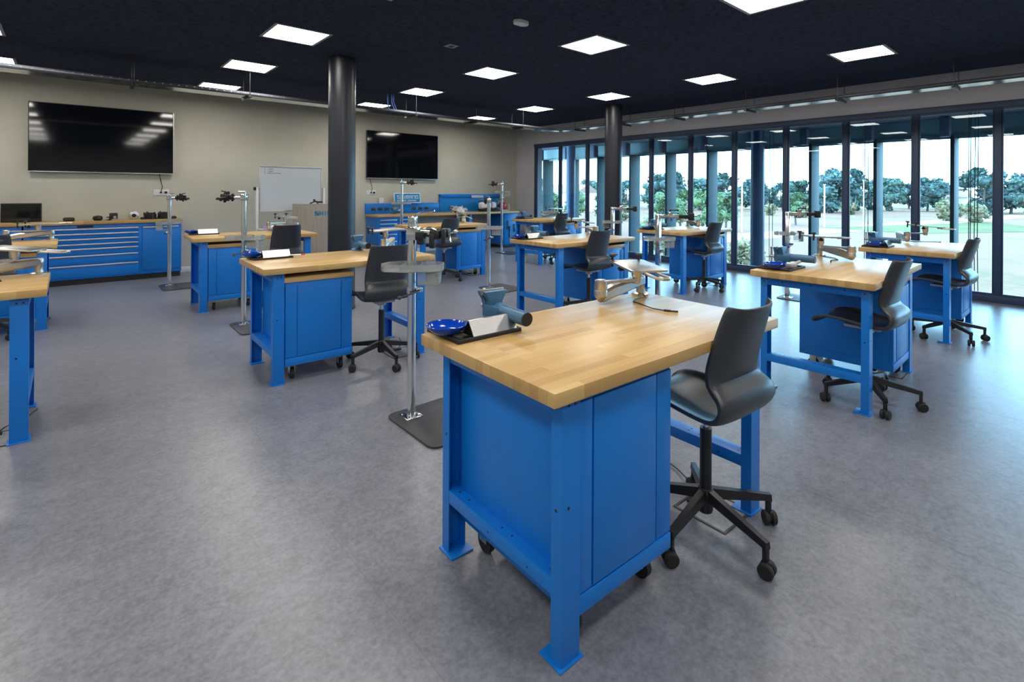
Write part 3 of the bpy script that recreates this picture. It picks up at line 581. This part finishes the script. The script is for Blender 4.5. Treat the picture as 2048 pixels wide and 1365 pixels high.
# ---------------------------------------------------------------- back wall: televisions, outlets, whiteboard, lectern
for x0, lab in ((-.49, 'larger-looking black wall television, left'), (5.165, 'black wall television above the counter sign')):
    t = tag(empty('television', (x0, YB-.1, 0)), lab, 'television', 'wall televisions')
    m = MB(); m.box(0, 1.92, 0, .04, 1.815, 2.92, .004); m.box(.3, 1.62, .04, .075, 2.0, 2.7); m.build('case', 'black_plastic', t)
    m = MB(); m.box(.012, 1.908, -.003, .001, 1.835, 2.908); m.build('screen', 'screen_glass', t)
    m = MB(); m.box(.0, 1.92, -.002, .03, 1.808, 1.818, .002); m.box(1.918, 1.924, -.001, .03, 1.815, 2.92); m.build('trim', 'brushed_aluminium', t)
for x0, tx in ((1.145, 1.25), (5.20, 5.25)):
    t = tag(empty('wall_outlet', (x0, YB, 0)), 'white wall socket strip with plugged lead below the ' + ('left' if x0 < 3 else 'right') + ' television', 'wall outlet', 'wall outlets')
    m = MB(); m.box(0, .235, -.012, 0, 1.425, 1.53, .003); m.build('plate', 'white_paint', t)
    m = MB(); m.cyl((.185, -.04, 1.478), (.185, -.01, 1.478), .022); m.cyl((.11, -.035, 1.478), (.11, -.01, 1.478), .016); m.tube([(.11, -.035, 1.478), (.13, -.04, 1.58), (.10, -.03, 1.72), (.07, -.03, 1.9)], .006, 6); m.build('plug', 'black_plastic', t)
t = tag(empty('whiteboard', (2.64, 10.2, 0)), 'white mobile whiteboard on a white stand, standing by the beige wall', 'whiteboard')
m = MB(); m.box(.03, 1.165, -.004, .004, 1.135, 1.972); m.build('board', 'board_white', t)
m = MB()
for a in ((.02, 1.175, 1.965, 1.983), (.02, 1.175, 1.122, 1.14), (.02, .034, 1.14, 1.965), (1.162, 1.176, 1.14, 1.965)): m.box(a[0], a[1], -.012, .012, a[2], a[3], .002)
m.build('frame', 'brushed_aluminium', t)
m = MB()
for x in (-.02, 1.215): m.box(x-.022, x+.022, -.022, .022, .06, 1.58, .004); m.box(x-.025, x+.025, -.3, .3, .03, .07, .006)
m.box(-.02, 1.215, -.02, .02, .66, .70, .003); m.build('stand', 'white_paint', t)
m = MB(); m.cyl((-.075, 0, 1.555), (-.04, 0, 1.555), .03); m.cyl((-.05, 0, 1.555), (.02, 0, 1.555), .008); m.build('knob', 'black_plastic', t)
m = MB(); m.box(-.02, 1.215, -.14, .02, .80, .815, .003); m.build('shelf', 'white_paint', t)
rnd = random.Random(3)
m = MB()
for row, (z, n) in enumerate(((1.925, 4), (1.882, 4), (1.845, 9))):
    m.tube([(.11, -.006, z+.012), (.115, -.006, z), (.11, -.006, z-.012)], .0028, 5)
    x = .165
    for k in range(n):
        m.tube([(x, -.006, z+rnd.uniform(-.013, .013)), (x+.008, -.006, z+rnd.uniform(-.013, .013)), (x+.013, -.006, z+rnd.uniform(-.012, .012)), (x+.02, -.006, z+rnd.uniform(-.013, .013))], .0026, 5); x += .026
m.build('handwriting', 'ink', t)
for k, (x, ry, mm) in enumerate(((2.86, 6, 'purple_print'), (3.14, -4, 'paper'), (3.4, 3, 'paper'))):
    m = MB(); m.box(-.15, .15, -.1, .1, 0, .006, .001); m.box(-.1, .06, -.06, .05, .006, .0072); o = tag(m.build('magazine', [mm]), 'printed magazine lying on the whiteboard shelf, ' + ('leftmost of three', 'middle of three', 'rightmost of three')[k], 'magazine', 'magazines on the whiteboard shelf')
    o.location = (x, 10.12, .822); o.rotation_euler = (R(24), 0, R(ry))
def strokes(mb, text, x, z, h, wd, th, y):
    G = {'S': [[(1, 1), (0, 1), (0, .5), (1, .5), (1, 0), (0, 0)]], 'H': [[(0, 1), (0, 0)], [(0, .5), (.9, .5), (.9, 0)], [(.9, .5), (.9, 1)]], 'I': [[(.15, 0), (.15, 1)]], 'M': [[(0, 0), (0, 1), (1.1, 1), (1.1, 0)], [(.55, 1), (.55, 0)]],
         'A': [[(0, 0), (0, 1), (1, 1), (1, 0)], [(0, .45), (1, .45)]], 'N': [[(0, 0), (0, 1), (1, 1), (1, 0)]], 'O': [[(0, 0), (0, 1), (1, 1), (1, 0), (0, 0)]],
         'E': [[(1, 1), (0, 1), (0, 0), (1, 0)], [(0, .5), (.8, .5)]], 'R': [[(0, 0), (0, 1), (1, 1), (1, .5), (0, .5)], [(.5, .5), (1, 0)]], 'V': [[(0, 1), (.5, 0), (1, 1)]], 'C': [[(1, 1), (0, 1), (0, 0), (1, 0)]], 'T': [[(0, 1), (1, 1)], [(.5, 1), (.5, 0)]], ' ': []}
    for c in text:
        for pl in G[c]:
            for (a, b), (c2, d) in zip(pl, pl[1:]):
                p, q = Vector((x+a*wd, z+b*h)), Vector((x+c2*wd, z+d*h)); dd = (q-p).normalized()*th; nn = Vector((-dd.y, dd.x)); p -= dd; q += dd
                pts = [p+nn, q+nn, q-nn, p-nn]; mb.faces([(v.x, y, v.y) for v in pts] + [(v.x, y-.004, v.y) for v in pts], [(0, 1, 2, 3), (7, 6, 5, 4), (0, 4, 5, 1), (1, 5, 6, 2), (2, 6, 7, 3), (3, 7, 4, 0)])
        x += wd*(.3 if c == 'I' else 1.1 if c == 'M' else .7 if c == ' ' else 1) + th*2 + wd*.34
    return x
t = tag(empty('lectern', (3.17, 9.45, 0)), 'grey wood laminate lectern half hidden behind the nearer column', 'lectern')
m = MB(); m.box(0, .72, 0, .5, 0, 1.262, .004); m.build('body', 'laminate', t)
m = MB(); m.box(.0, .72, .0, .5, 1.262, 1.275, .003); m.build('top', 'laminate', t)
m = MB(); strokes(m, 'SHIMANO', .25, 1.075, .062, .052, .009, -.0005); m.build('lettering', 'sign_blue', t)
t = tag(empty('microphone_base', (3.48, 9.62, 1.275)), 'small black gadget on three feet on top of the lectern', 'gadget')
m = MB(); m.tube([(-.1, 0, .01), (0, 0, .05), (.1, .0, .03)], .012, 8); m.ball((-.02, 0, .07), .022); m.tube([(0, 0, .05), (.02, -.08, .01)], .010, 8); m.box(.02, .13, -.03, .03, .02, .05, .01); m.build('body', 'black_plastic', t)

# ---------------------------------------------------------------- long drawer cabinet on the left of the back wall
CY = 10.69
t = tag(empty('drawer_cabinet', (0, CY, 0)), 'wide blue steel drawer cabinet with silver handle strips, under the left television', 'drawer cabinet')
m = MB(); m.box(-.52, 1.512, .012, .455, .09, .962, .003); m.build('body', 'blue_steel', t)
m = MB(); m.box(-.50, 1.50, .03, .44, 0, .09); m.build('plinth', 'black_plastic', t)
zs = [.905, .825, .742, .660, .583, .475, .318, .112]
for k in range(7):
    m = MB(); m.box(-.44, .90, 0, .012, zs[k+1]+.006, zs[k], .002); d = m.build('drawer', 'blue_steel', t)
    m = MB(); m.box(-.43, .89, -.012, 0, zs[k]-.030, zs[k]-.008, .004); m.build('handle', 'brushed_aluminium', d)
m = MB(); m.box(.95, 1.475, 0, .012, .155, .905, .003); d = m.build('door', 'blue_steel', t); m = MB(); m.box(.955, 1.47, -.012, 0, .875, .897, .004); m.build('handle', 'brushed_aluminium', d)
m = MB(); m.box(-.02+.12, .30, -.002, .012, .915, .945); m.build('name_strip', 'black_plastic', t)
t = tag(empty('drawer_cabinet', (-2.1, CY, 0)), 'blue drawer cabinet continuing past the left picture edge', 'drawer cabinet')
m = MB(); m.box(.0, 1.56, .012, .455, .09, .962, .003); m.build('body', 'blue_steel', t); m = MB(); m.box(.05, 1.5, 0, .012, .12, .9, .003); m.build('door', 'blue_steel', t); m = MB(); m.box(0, 1.56, .03, .44, 0, .09); m.build('plinth', 'black_plastic', t)
m = MB(); m.box(-2.12, 1.525, CY-.03, YB-.02, .963, 1.015, .003); tag(m.build('beech_counter', 'butcher_block'), 'beech counter top over the blue drawer cabinets under the left television', 'counter top')
CT = 1.015
t = tag(empty('monitor', (-.78, 10.86, CT)), 'flat black monitor standing on the left beech counter', 'monitor')
m = MB(); m.box(0, .46, 0, .03, .005, .295, .004); m.box(.13, .33, -.05, .1, 0, .008, .002); m.build('case', 'black_plastic', t); m = MB(); m.box(.012, .448, -.002, .001, .018, .283); m.build('screen', 'screen_glass', t)
def lump(name, parts, mats, lab, x, y, cat='bike motor', grp='bike motors on the counter', rz=0, z=CT):
    t = empty(name, (x, y, z), R(rz)); first = None
    for nm, fn, mm in parts:
        m = MB(); fn(m); m.build(nm, mm, t)
    return tag(t, lab, cat, grp)
lump('battery_pack', [('case', lambda m: m.box(-.07, .07, -.05, .05, 0, .062, .022, None, 3), 'dark_leather')], 0, 'low dark brown rounded case on the left counter, just right of the monitor', -.0, 10.82, 'case', None, 8)
lump('drive_unit', [('housing', lambda m: (m.lathe([(0, 0), (.05, .002), (.068, .03), (.06, .07), (.02, .082), (0, .082)], 22)), 'motor_black'), ('axle', lambda m: m.cyl((-.02, -.08, .04), (.02, .05, .04), .014), 'vise_dark')], 0, 'round black bike motor, first lump right of the brown case', .36, 10.84)
lump('drive_unit', [('housing', lambda m: (m.box(-.05, .06, -.04, .05, .02, .12, .014), m.box(-.09, -.02, -.04, .03, 0, .06, .012)), 'motor_black'), ('connector', lambda m: (m.cyl((-.10, -.05, .03), (-.06, -.05, .03), .02), m.cyl((.02, -.05, .05), (.02, -.02, .05), .022)), 'steel_raw')], 0, 'square-topped black bike motor on the left counter', .56, 10.82)
lump('hub_motor', [('shell', lambda m: m.lathe([(0, -.03), (.05, -.03), (.07, -.02), (.075, 0), (.07, .02), (.05, .03), (0, .03)], 28, TR(0, 0, .076, rx=R(90))), 'brushed_aluminium'), ('axle', lambda m: (m.lathe([(0, -.03), (.03, -.03), (.034, .0), (.03, .05), (0, .05)], 20, TR(0, 0, .07, rx=R(90)))), 'vise_dark')], 0, 'round silver hub motor standing on the left counter', .84, 10.84, 'hub motor', None)
lump('sensor_box', [('case', lambda m: m.box(-.028, .028, -.03, .03, 0, .04, .012), 'motor_black')], 0, 'tiny black block beside the silver hub motor', .955, 10.8, 'small part', None)
def cast(m, s=1, seed=1):
    r = random.Random(seed); m.lathe([(0, 0), (.08*s, .003), (.10*s, .04*s), (.095*s, .09*s), (.06*s, .12*s), (0, .125*s)], 24)
    for k in range(9): a = k*.7; m.box(-.012, .012, -.016, .016, 0, .05*s, .006, TR(.09*s*math.cos(a), .06*s*math.sin(a), .03+r.uniform(0, .06)*s, rx=r.uniform(-.5, .5), rz=a))
    for k in range(3): m.cyl((r.uniform(-.06, .06), -.10*s, .03+.03*k), (0, -.04, .03+.03*k), .017)
lump('motor_casting', [('housing', lambda m: cast(m, .92, 4), 'motor_black'), ('foot', lambda m: m.box(-.13, -.05, -.06, .03, 0, .018, .006), 'vise_dark')], 0, 'knobbly black motor casting on the left counter, directly right of the silver hub', 1.04+.03, 10.86)
lump('motor_casting', [('housing', lambda m: cast(m, .98, 9), 'motor_black'), ('foot', lambda m: m.box(-.15, -.06, -.05, .03, 0, .02, .006), 'vise_dark')], 0, 'larger knobbly black motor casting, second right of the silver hub', 1.275, 10.86)
lump('sensor_box', [('case', lambda m: m.box(-.04, .04, -.03, .03, 0, .05, .014), 'motor_black')], 0, 'small black block near the white box on the left counter', 1.41, 10.8, 'small part', None)
m = MB(); m.box(-.15, .15, -.06, .06, 0, .045, .003); o = tag(m.build('carton', 'paper'), 'flat white box at the right end of the left counter', 'box'); o.location = (1.33, 11.0, CT)

# ---------------------------------------------------------------- blue wall counter with pegboard on the right
YF = 10.45
m = MB(); m.box(5.16, 9.33, YF, YB-.02, .93, .98, .003); tag(m.build('beech_counter', 'butcher_block'), 'long beech counter top below the pegboard and sign', 'counter top')
t = tag(empty('drawer_cabinet', (5.18, YF+.02, 0)), 'blue drawer cabinet at the left end of the pegboard counter', 'drawer cabinet')
m = MB(); m.box(0, .98, .012, .64, .08, .93, .003); m.build('body', 'blue_steel', t); m = MB(); m.box(.02, .96, .03, .6, 0, .08); m.build('plinth', 'black_plastic', t)
zz = [.885, .80, .715, .56, .40, .10]
for x0, x1 in ((.02, .47), (.50, .96)):
    for k in range(5):
        m = MB(); m.box(x0, x1, 0, .012, zz[k+1]+.006, zz[k], .002); d = m.build('drawer', 'blue_steel', t); m = MB(); m.box(x0+.02, x1-.02, -.010, 0, zz[k]-.034, zz[k]-.012, .004); m.build('handle', 'brushed_aluminium', d)
t = tag(empty('counter_leg_frame', (7.66, YF+.03, 0)), 'open blue steel leg frame under the pegboard counter', 'leg frame')
for y in (0, .56):
    m = MB(); m.box(0, .08, y, y+.05, 0, .93, .002); m.build('post', 'blue_steel', t)
m = MB(); m.box(.005, .075, .05, .56, .22, .27, .002); m.build('stretcher', 'blue_steel', t)
t = tag(empty('tool_locker', (8.80, YF+.03, 0)), 'blue cabinet with pegged tools on its door, right end of the counter', 'cabinet')
m = MB(); m.box(0, .52, .012, .62, .08, .93, .003); m.build('body', 'blue_steel', t); m = MB(); m.box(.02, .50, .03, .6, 0, .08); m.build('plinth', 'black_plastic', t); m = MB(); m.box(.03, .50, 0, .012, .11, .90, .003); m.build('door', 'pegboard_blue', t)
for k, (x, z, h) in enumerate(((8.93, .70, .20), (9.0, .55, .28), (9.17, .60, .18))):
    t = tag(empty('hand_tool', (x, YF+.028, z)), ('short hand tool, top left on the pegged cabinet door', 'long dark plier-like tool in the middle of the pegged cabinet door', 'two-headed tool at the right of the pegged cabinet door')[k], 'hand tool', 'tools on the cabinet door')
    m = MB(); m.tube([(0, -.012, 0), (0.005, -.012, -h*.5), (-.01, -.012, -h)], .011, 8); m.ball((0, -.012, .01), .02); m.build('shank', 'ink', t); m = MB(); m.tube([(.004, -.014, -h*.45), (.03, -.014, -h*.8), (.02, -.014, -h)], .009, 8); m.build('handle', 'steel_raw' if k == 1 else 'black_plastic', t)
t = tag(empty('socket_rail', (5.165, YB-.06, 0)), 'blue upstand with black power sockets behind the counter', 'power rail')
m = MB(); m.box(0, 2.0, 0, .06, .98, 1.225, .003); m.build('body', 'blue_steel', t)
for x in (.13, .30, .47, 1.20, 1.375, 1.55):
    m = MB(); m.box(x, x+.115, -.006, 0, 1.055, 1.125, .003); 
    m.mi = 1
    for q in (.03, .085): m.cyl((x+q, -.0062, 1.09), (x+q, -.0085, 1.09), .017, n=14)
    m.build('socket', ['base_steel', 'black_plastic'], t)
t = tag(empty('pegboard', (7.17, YB-.04, 0)), 'blue perforated tool panel above the right half of the counter', 'pegboard')
m = MB(); m.box(0, 2.0, 0, .03, .98, 1.44, .002); m.build('panel', 'pegboard_blue', t); m = MB(); m.box(0, 2.0, -.03, 0, 1.36, 1.43, .003); m.box(0, .03, -.03, 0, .98, 1.43, .002); m.build('top_rail', 'blue_steel', t)
m = MB(); m.box(1.0, 1.4, -.036, -.03, 1.345, 1.41, .002); m.build('label_strip', 'paper', t)
t = tag(empty('logo_sign', (5.86, YB-.12, 1.226)), 'small blue and white SHIMANO service sign leaning on the wall', 'sign'); t.rotation_euler = (R(-8), 0, 0)
m = MB(); m.box(0, .72, 0, .012, 0, .245, .002); m.build('board', 'letter_white', t); m = MB(); m.box(.018, .702, -.001, .0005, .018, .227); m.build('face', 'sign_blue', t)
m = MB(); strokes(m, 'SHIMANO', .085, .108, .072, .058, .0062, -.001); strokes(m, 'SERVICE CENTER', .075, .045, .026, .024, .0035, -.001); m.build('lettering', 'letter_white', t)
t = tag(empty('small_box', (5.55, YB-.045, 1.226)), 'clear grey little box on the socket rail left of the sign', 'box'); m = MB(); m.box(-.06, .06, -.03, .03, 0, .13, .008); m.build('case', 'paper', t)
t = tag(empty('crumpled_cloth', (7.55, 10.75, .98)), 'crumpled white sheet on the pegboard counter behind a bench arm', 'cloth')
m = MB(); r_ = random.Random(5)
for k in range(14): m.box(-.07, .07, -.05, .05, -.002, .002, 0, TR(r_.uniform(-.22, .22), r_.uniform(-.08, .08), r_.uniform(.04, .13), r_.uniform(-1, 1), r_.uniform(-.6, .6), r_.uniform(0, 3)))
m.box(-.2, .2, -.1, .1, 0, .01, .004); m.build('sheet', 'paper', t)
t = tag(empty('test_machine', (8.48, 10.78, .98)), 'white and red rounded machine on the pegboard counter', 'machine')
m = MB(); m.box(-.24, .26, -.10, .12, .06, .25, .06, None, 4); m.build('body', 'letter_white', t); m = MB(); m.box(.03, .12, -.105, .125, .055, .255, .058, None, 4); m.build('band', 'red_plastic', t)
m = MB(); m.box(-.26, .3, -.13, .1, 0, .07, .03)
for k in range(6): m.ball((-.2+.08*k, -.12, .05+.02*(k % 2)), .035)
m.build('base', 'black_plastic', t)
t = tag(empty('gas_heater', (8.98, 10.75, .98)), 'small red canister machine with white tube guard beside the white machine', 'machine')
m = MB(); m.tube([(0, -.1, .14), (0, -.08, .14), (0, .1, .14)], .1, 24, None, [.07, .1, .1]); m.build('tank', 'red_plastic', t); m = MB(); m.tube([(-.14, -.12, .02), (.14, -.12, .02), (.15, -.12, .08), (.13, -.12, .2)], .012, 8); m.tube([(-.14, .12, .02), (.14, .12, .02)], .012, 8); m.tube([(-.14, -.12, .02), (-.14, .12, .02)], .012, 8); m.build('guard', 'letter_white', t)
m = MB(); m.lathe([(.02, .0), (.085, .01), (.095, .03), (.085, .05), (.02, .06)], 22, TR(-.18, .05, .25, rx=R(80))); m.ball((-.2, -.07, .06), .055); m.build('fan_ring', 'teal_plastic', t)
t = tag(empty('grey_panel', (7.33, 8.1, .0)), 'pale grey upright panel under the most distant bench', 'panel'); m = MB(); m.box(.10, .42, 0, .02, .30, .80, .004); m.build('sheet', 'grey_paint', t)
m = MB(); m.box(.1, .12, -.02, .04, 0, .3); m.box(.4, .42, -.02, .04, 0, .3); m.build('feet', 'grey_paint', t)

# ---------------------------------------------------------------- outdoors
GZ = -4.0
m = MB(); m.box(13, 700, -400, 600, GZ-.5, GZ); struct('ground', m, 'straw_field')
m = MB(); m.faces([(13, 30, GZ+.02), (60, 26, GZ+.02), (300, -10, GZ+.02), (300, -2, GZ+.02), (62, 32, GZ+.02), (13, 37, GZ+.02)], [(0, 1, 4, 5), (1, 2, 3, 4)]); struct('road', m, 'road_pale')
m = MB(); m.faces([(87, 29, GZ+.03), (132, 13, GZ+.03), (108, 4, GZ+.03), (86, 16, GZ+.03)], [(0, 1, 2, 3)]); struct('lawn', m, 'lawn')
def make_tree(h, rad, trunk, mats, seed, nleaf, lsize, shape=0):
    r = random.Random(seed); t = empty('tree'); m = MB()
    m.tube([(0, 0, 0), (.02*h, 0, h*.3), (0, .01*h, h*.7)], .03*h, 8, None, [.028*h, .02*h, .008*h])
    for k in range(5):
        a = k*1.3; m.tube([(0, 0, h*(.28+.07*k)), (rad*.5*math.cos(a), rad*.5*math.sin(a), h*(.42+.08*k))], .008*h, 6)
    m.build('trunk', 'bark', t); m = MB(); lob = []
    for k in range(16):
        zf = r.uniform(trunk+.1, .93); q = (1-abs((zf-.55)/.5)**2.2)**.5 if abs(zf-.55) < .5 else .2
        a = r.uniform(0, 6.28); d = rad*q*r.uniform(.25, .68); lob.append((Vector((d*math.cos(a), d*math.sin(a), zf*h)), rad*r.uniform(.28, .48)*max(.45, q)))
    for c, rr_ in lob: m.ball(c, rr_*.72, sq=(1, 1, .85), sub=2)
    for k in range(nleaf):
        c, rr_ = r.choice(lob); v = Vector((r.gauss(0, 1), r.gauss(0, 1), r.gauss(0, 1))).normalized(); p = c + Vector((v.x, v.y, v.z*.85))*rr_*r.uniform(.7, 1.08)
        a = Vector((r.gauss(0, 1), r.gauss(0, 1), r.gauss(0, 1))).normalized(); b = a.orthogonal().normalized(); s_ = lsize*r.uniform(.6, 1.4); m.mi = 1 if r.random() < .35 else 0
        m.faces([p-a*s_-b*s_*.6, p+a*s_-b*s_*.6, p+a*s_+b*s_*.6, p-a*s_+b*s_*.6], [(0, 1, 2, 3)])
    m.build('crown', mats, t, ang=180); return t
pt = [make_tree(11, 5.5, -.07, ['leaf_dark', 'leaf_mid'], 1, 1500, .35), make_tree(10, 4.6, -.07, ['leaf_mid', 'leaf_dark'], 2, 1400, .33), make_tree(11.5, 6.2, -.08, ['leaf_dark', 'leaf_mid'], 3, 1500, .38)]
py = make_tree(6, 2.3, .25, ['leaf_bright', 'leaf_mid'], 5, 1300, .14); pb_ = make_tree(2.6, 1.7, -.05, ['leaf_pale', 'leaf_bright'], 6, 900, .12)
def wpos(px, zf):
    u = (px-1024)/F_PX; return zf*(u*math.cos(YAW)+math.sin(YAW)), zf*(-u*math.sin(YAW)+math.cos(YAW))
far = [(1082, 150, .85, 0), (1112, 175, .8, 1), (1212, 190, .8, 2), (1252, 170, .9, 0), (1300, 165, .8, 1), (1335, 150, 1.0, 2), (1357, 170, .95, 0), (1398, 150, .95, 1), (1430, 160, 1.0, 2), (1455, 145, 1.0, 0), (1505, 160, .9, 2), (1540, 190, .7, 1), (1562, 180, .8, 0), (1598, 150, .85, 1), (1618, 160, .75, 2),
       (1656, 135, 1.12, 0), (1690, 140, 1.0, 2), (1712, 150, .9, 1), (1742, 160, .85, 0), (1782, 150, 1.0, 1), (1818, 170, .75, 2), (1855, 150, .95, 2), (1885, 165, .75, 0), (1925, 180, .72, 1), (1968, 128, 1.15, 0), (2022, 135, 1.05, 2), (2060, 130, 1.0, 1), (1178, 165, .85, 1), (1480, 200, .8, 1), (1755, 220, .9, 2), (1840, 230, .8, 1), (1905, 240, .8, 0), (2095, 140, 1, 0)]
names_ = ['broad dark tree', 'rounded mid-green tree', 'wide spreading dark tree']
for k, (px, zf, s, v) in enumerate(far):
    x, y = wpos(px, zf); a = 1063 <= px
    o = inst(pt[v], (x, y, GZ), k*1.7, '%s in the far treeline beyond the glass, number %d' % (names_[v], k), 'tree', 'treeline beyond the field'); o.scale = (s, s, s*random.uniform(.9, 1.08))
    bay = next((i for i, e in enumerate((1119, 1173, 1236, 1301, 1380, 1467, 1571, 1691, 1830, 1995, 9999)) if px < e), 0)
    o['label'] = '%s of the far treeline, %s window bay from the left' % (names_[v], ('first', 'second', 'third', 'fourth', 'fifth', 'sixth', 'seventh', 'eighth', 'ninth', 'tenth', 'eleventh')[bay])
near = [(1330, 62, .95), (1362, 70, 1.0), (1414, 60, 1.0), (1452, 72, .95), (1222, 66, 1.0), (1095, 75, .95), (1150, 80, 1), (1592, 85, .95)]
for k, (px, zf, s) in enumerate(near):
    x, y = wpos(px, zf); o = inst(py, (x, y, GZ), k*2.1, 'bright green young tree outside, %s of the young trees from the left' % ('fifth', 'sixth', 'seventh', 'eighth' if False else 'last but one', 'third', 'first', 'second', 'last')[k], 'tree', 'young trees outside'); o.scale = (s, s, s)
o = None
for k, (px, zf, s, d) in enumerate(((1308, 50, 1.2, 'pale rounded shrub behind the elbow-arm stand'), (1540, 120, 1.0, 'small pale shrub in the field, seventh window bay'), (1608, 110, 1.1, 'pale shrub in the field left of the big dark tree'), (1700, 125, 1.3, 'pale low shrub before the big trees'), (1900, 100, 1.6, 'pale bushy shrub left of the tall right tree'), (1950, 95, 1.4, 'pale bush at the foot of the tall right tree'), (1480, 34, .9, 'shrub low behind the black fence'), (1340, 33, .9, 'green shrub close below the windows'), (1245, 95, 1.2, 'pale shrub near the far column'), (1085, 90, 1.4, 'pale shrub by the window corner'))):
    x, y = wpos(px, zf); o = inst(pb_, (x, y, GZ), k*1.1, d, 'shrub', 'shrubs outside'); o.scale = (s, s, s)
for k, (px, zf, h) in enumerate(((1484, 70, 7), (1649, 80, 6.6), (1728, 75, 7.2))):
    x, y = wpos(px, zf); t = tag(empty('lamp_post', (x, y, GZ)), 'thin white lamp post in the field, ' + ('leftmost of three', 'middle of three', 'rightmost of three')[k], 'lamp post', 'white lamp posts'); m = MB(); m.cyl((0, 0, 0), (0, 0, h), .12, .09, n=10); m.build('pole', 'letter_white', t); m = MB(); m.cyl((0, 0, h), (0, 0, h+.15), .2, n=12); m.build('head', 'grey_paint', t)
t = tag(empty('metal_fence'), 'low black railing outside near the building', 'fence'); m = MB()
P0, P1 = Vector((*wpos(1290, 36), GZ)), Vector((*wpos(1640, 34), GZ)); nn = 40
for z in (.25, 1.15): m.tube([P0+Vector((0, 0, z)), P1+Vector((0, 0, z))], .03, 6)
m.build('rails', 'black_metal', t); m = MB()
for k in range(nn+1): q = P0.lerp(P1, k/nn); m.cyl(q, q+Vector((0, 0, 1.2)), .018, n=6)
m.build('bars', 'black_metal', t)
for k, (y, x) in enumerate(((1.40, 11.0), (1.375, 11.0), (1.325, 11.02), (1.285, 11.03), (2.86, 11.1), (2.80, 11.1), (4.55, 11.1), (4.48, 11.1))):
    m = MB(); m.tube([(x, y, -.22), (x+.01, y+.005*k % .02, .8), (x, y, 2.95)], .006, 6)
    tag(m.build('climbing_wire', 'leaf_mid'), 'thin green vertical wire outside the %s' % ('rightmost full pane' if k < 4 else 'pane behind the right front bench' if k < 6 else 'pane behind the window-side stand'), 'wire', 'climbing wires %s' % ('at right' if k < 4 else 'in the middle' if k < 6 else 'at the stand'))
for k, (px, zf, w_, h_, d) in enumerate(((2035, 150, 14, 4, 'low grey-roofed house at the far right behind the trees'), (1890, 170, 12, 4, 'low pale house far off, ninth window bay'), (1130, 140, 16, 5, 'low pale building far off beyond the left windows'))):
    x, y = wpos(px, zf); t = tag(empty('far_house', (x, y, GZ)), d, 'building', 'distant houses'); m = MB(); m.box(-4, 4, -w_/2, w_/2, 0, h_); m.build('walls', 'paper', t); m = MB(); m.prism([(-4.5, h_), (4.5, h_), (0, h_+2.2)], -w_/2-.4, w_/2+.4, Matrix(((1, 0, 0, 0), (0, 0, 1, 0), (0, 1, 0, 0), (0, 0, 0, 1)))); m.build('roof', 'roof_tile', t)
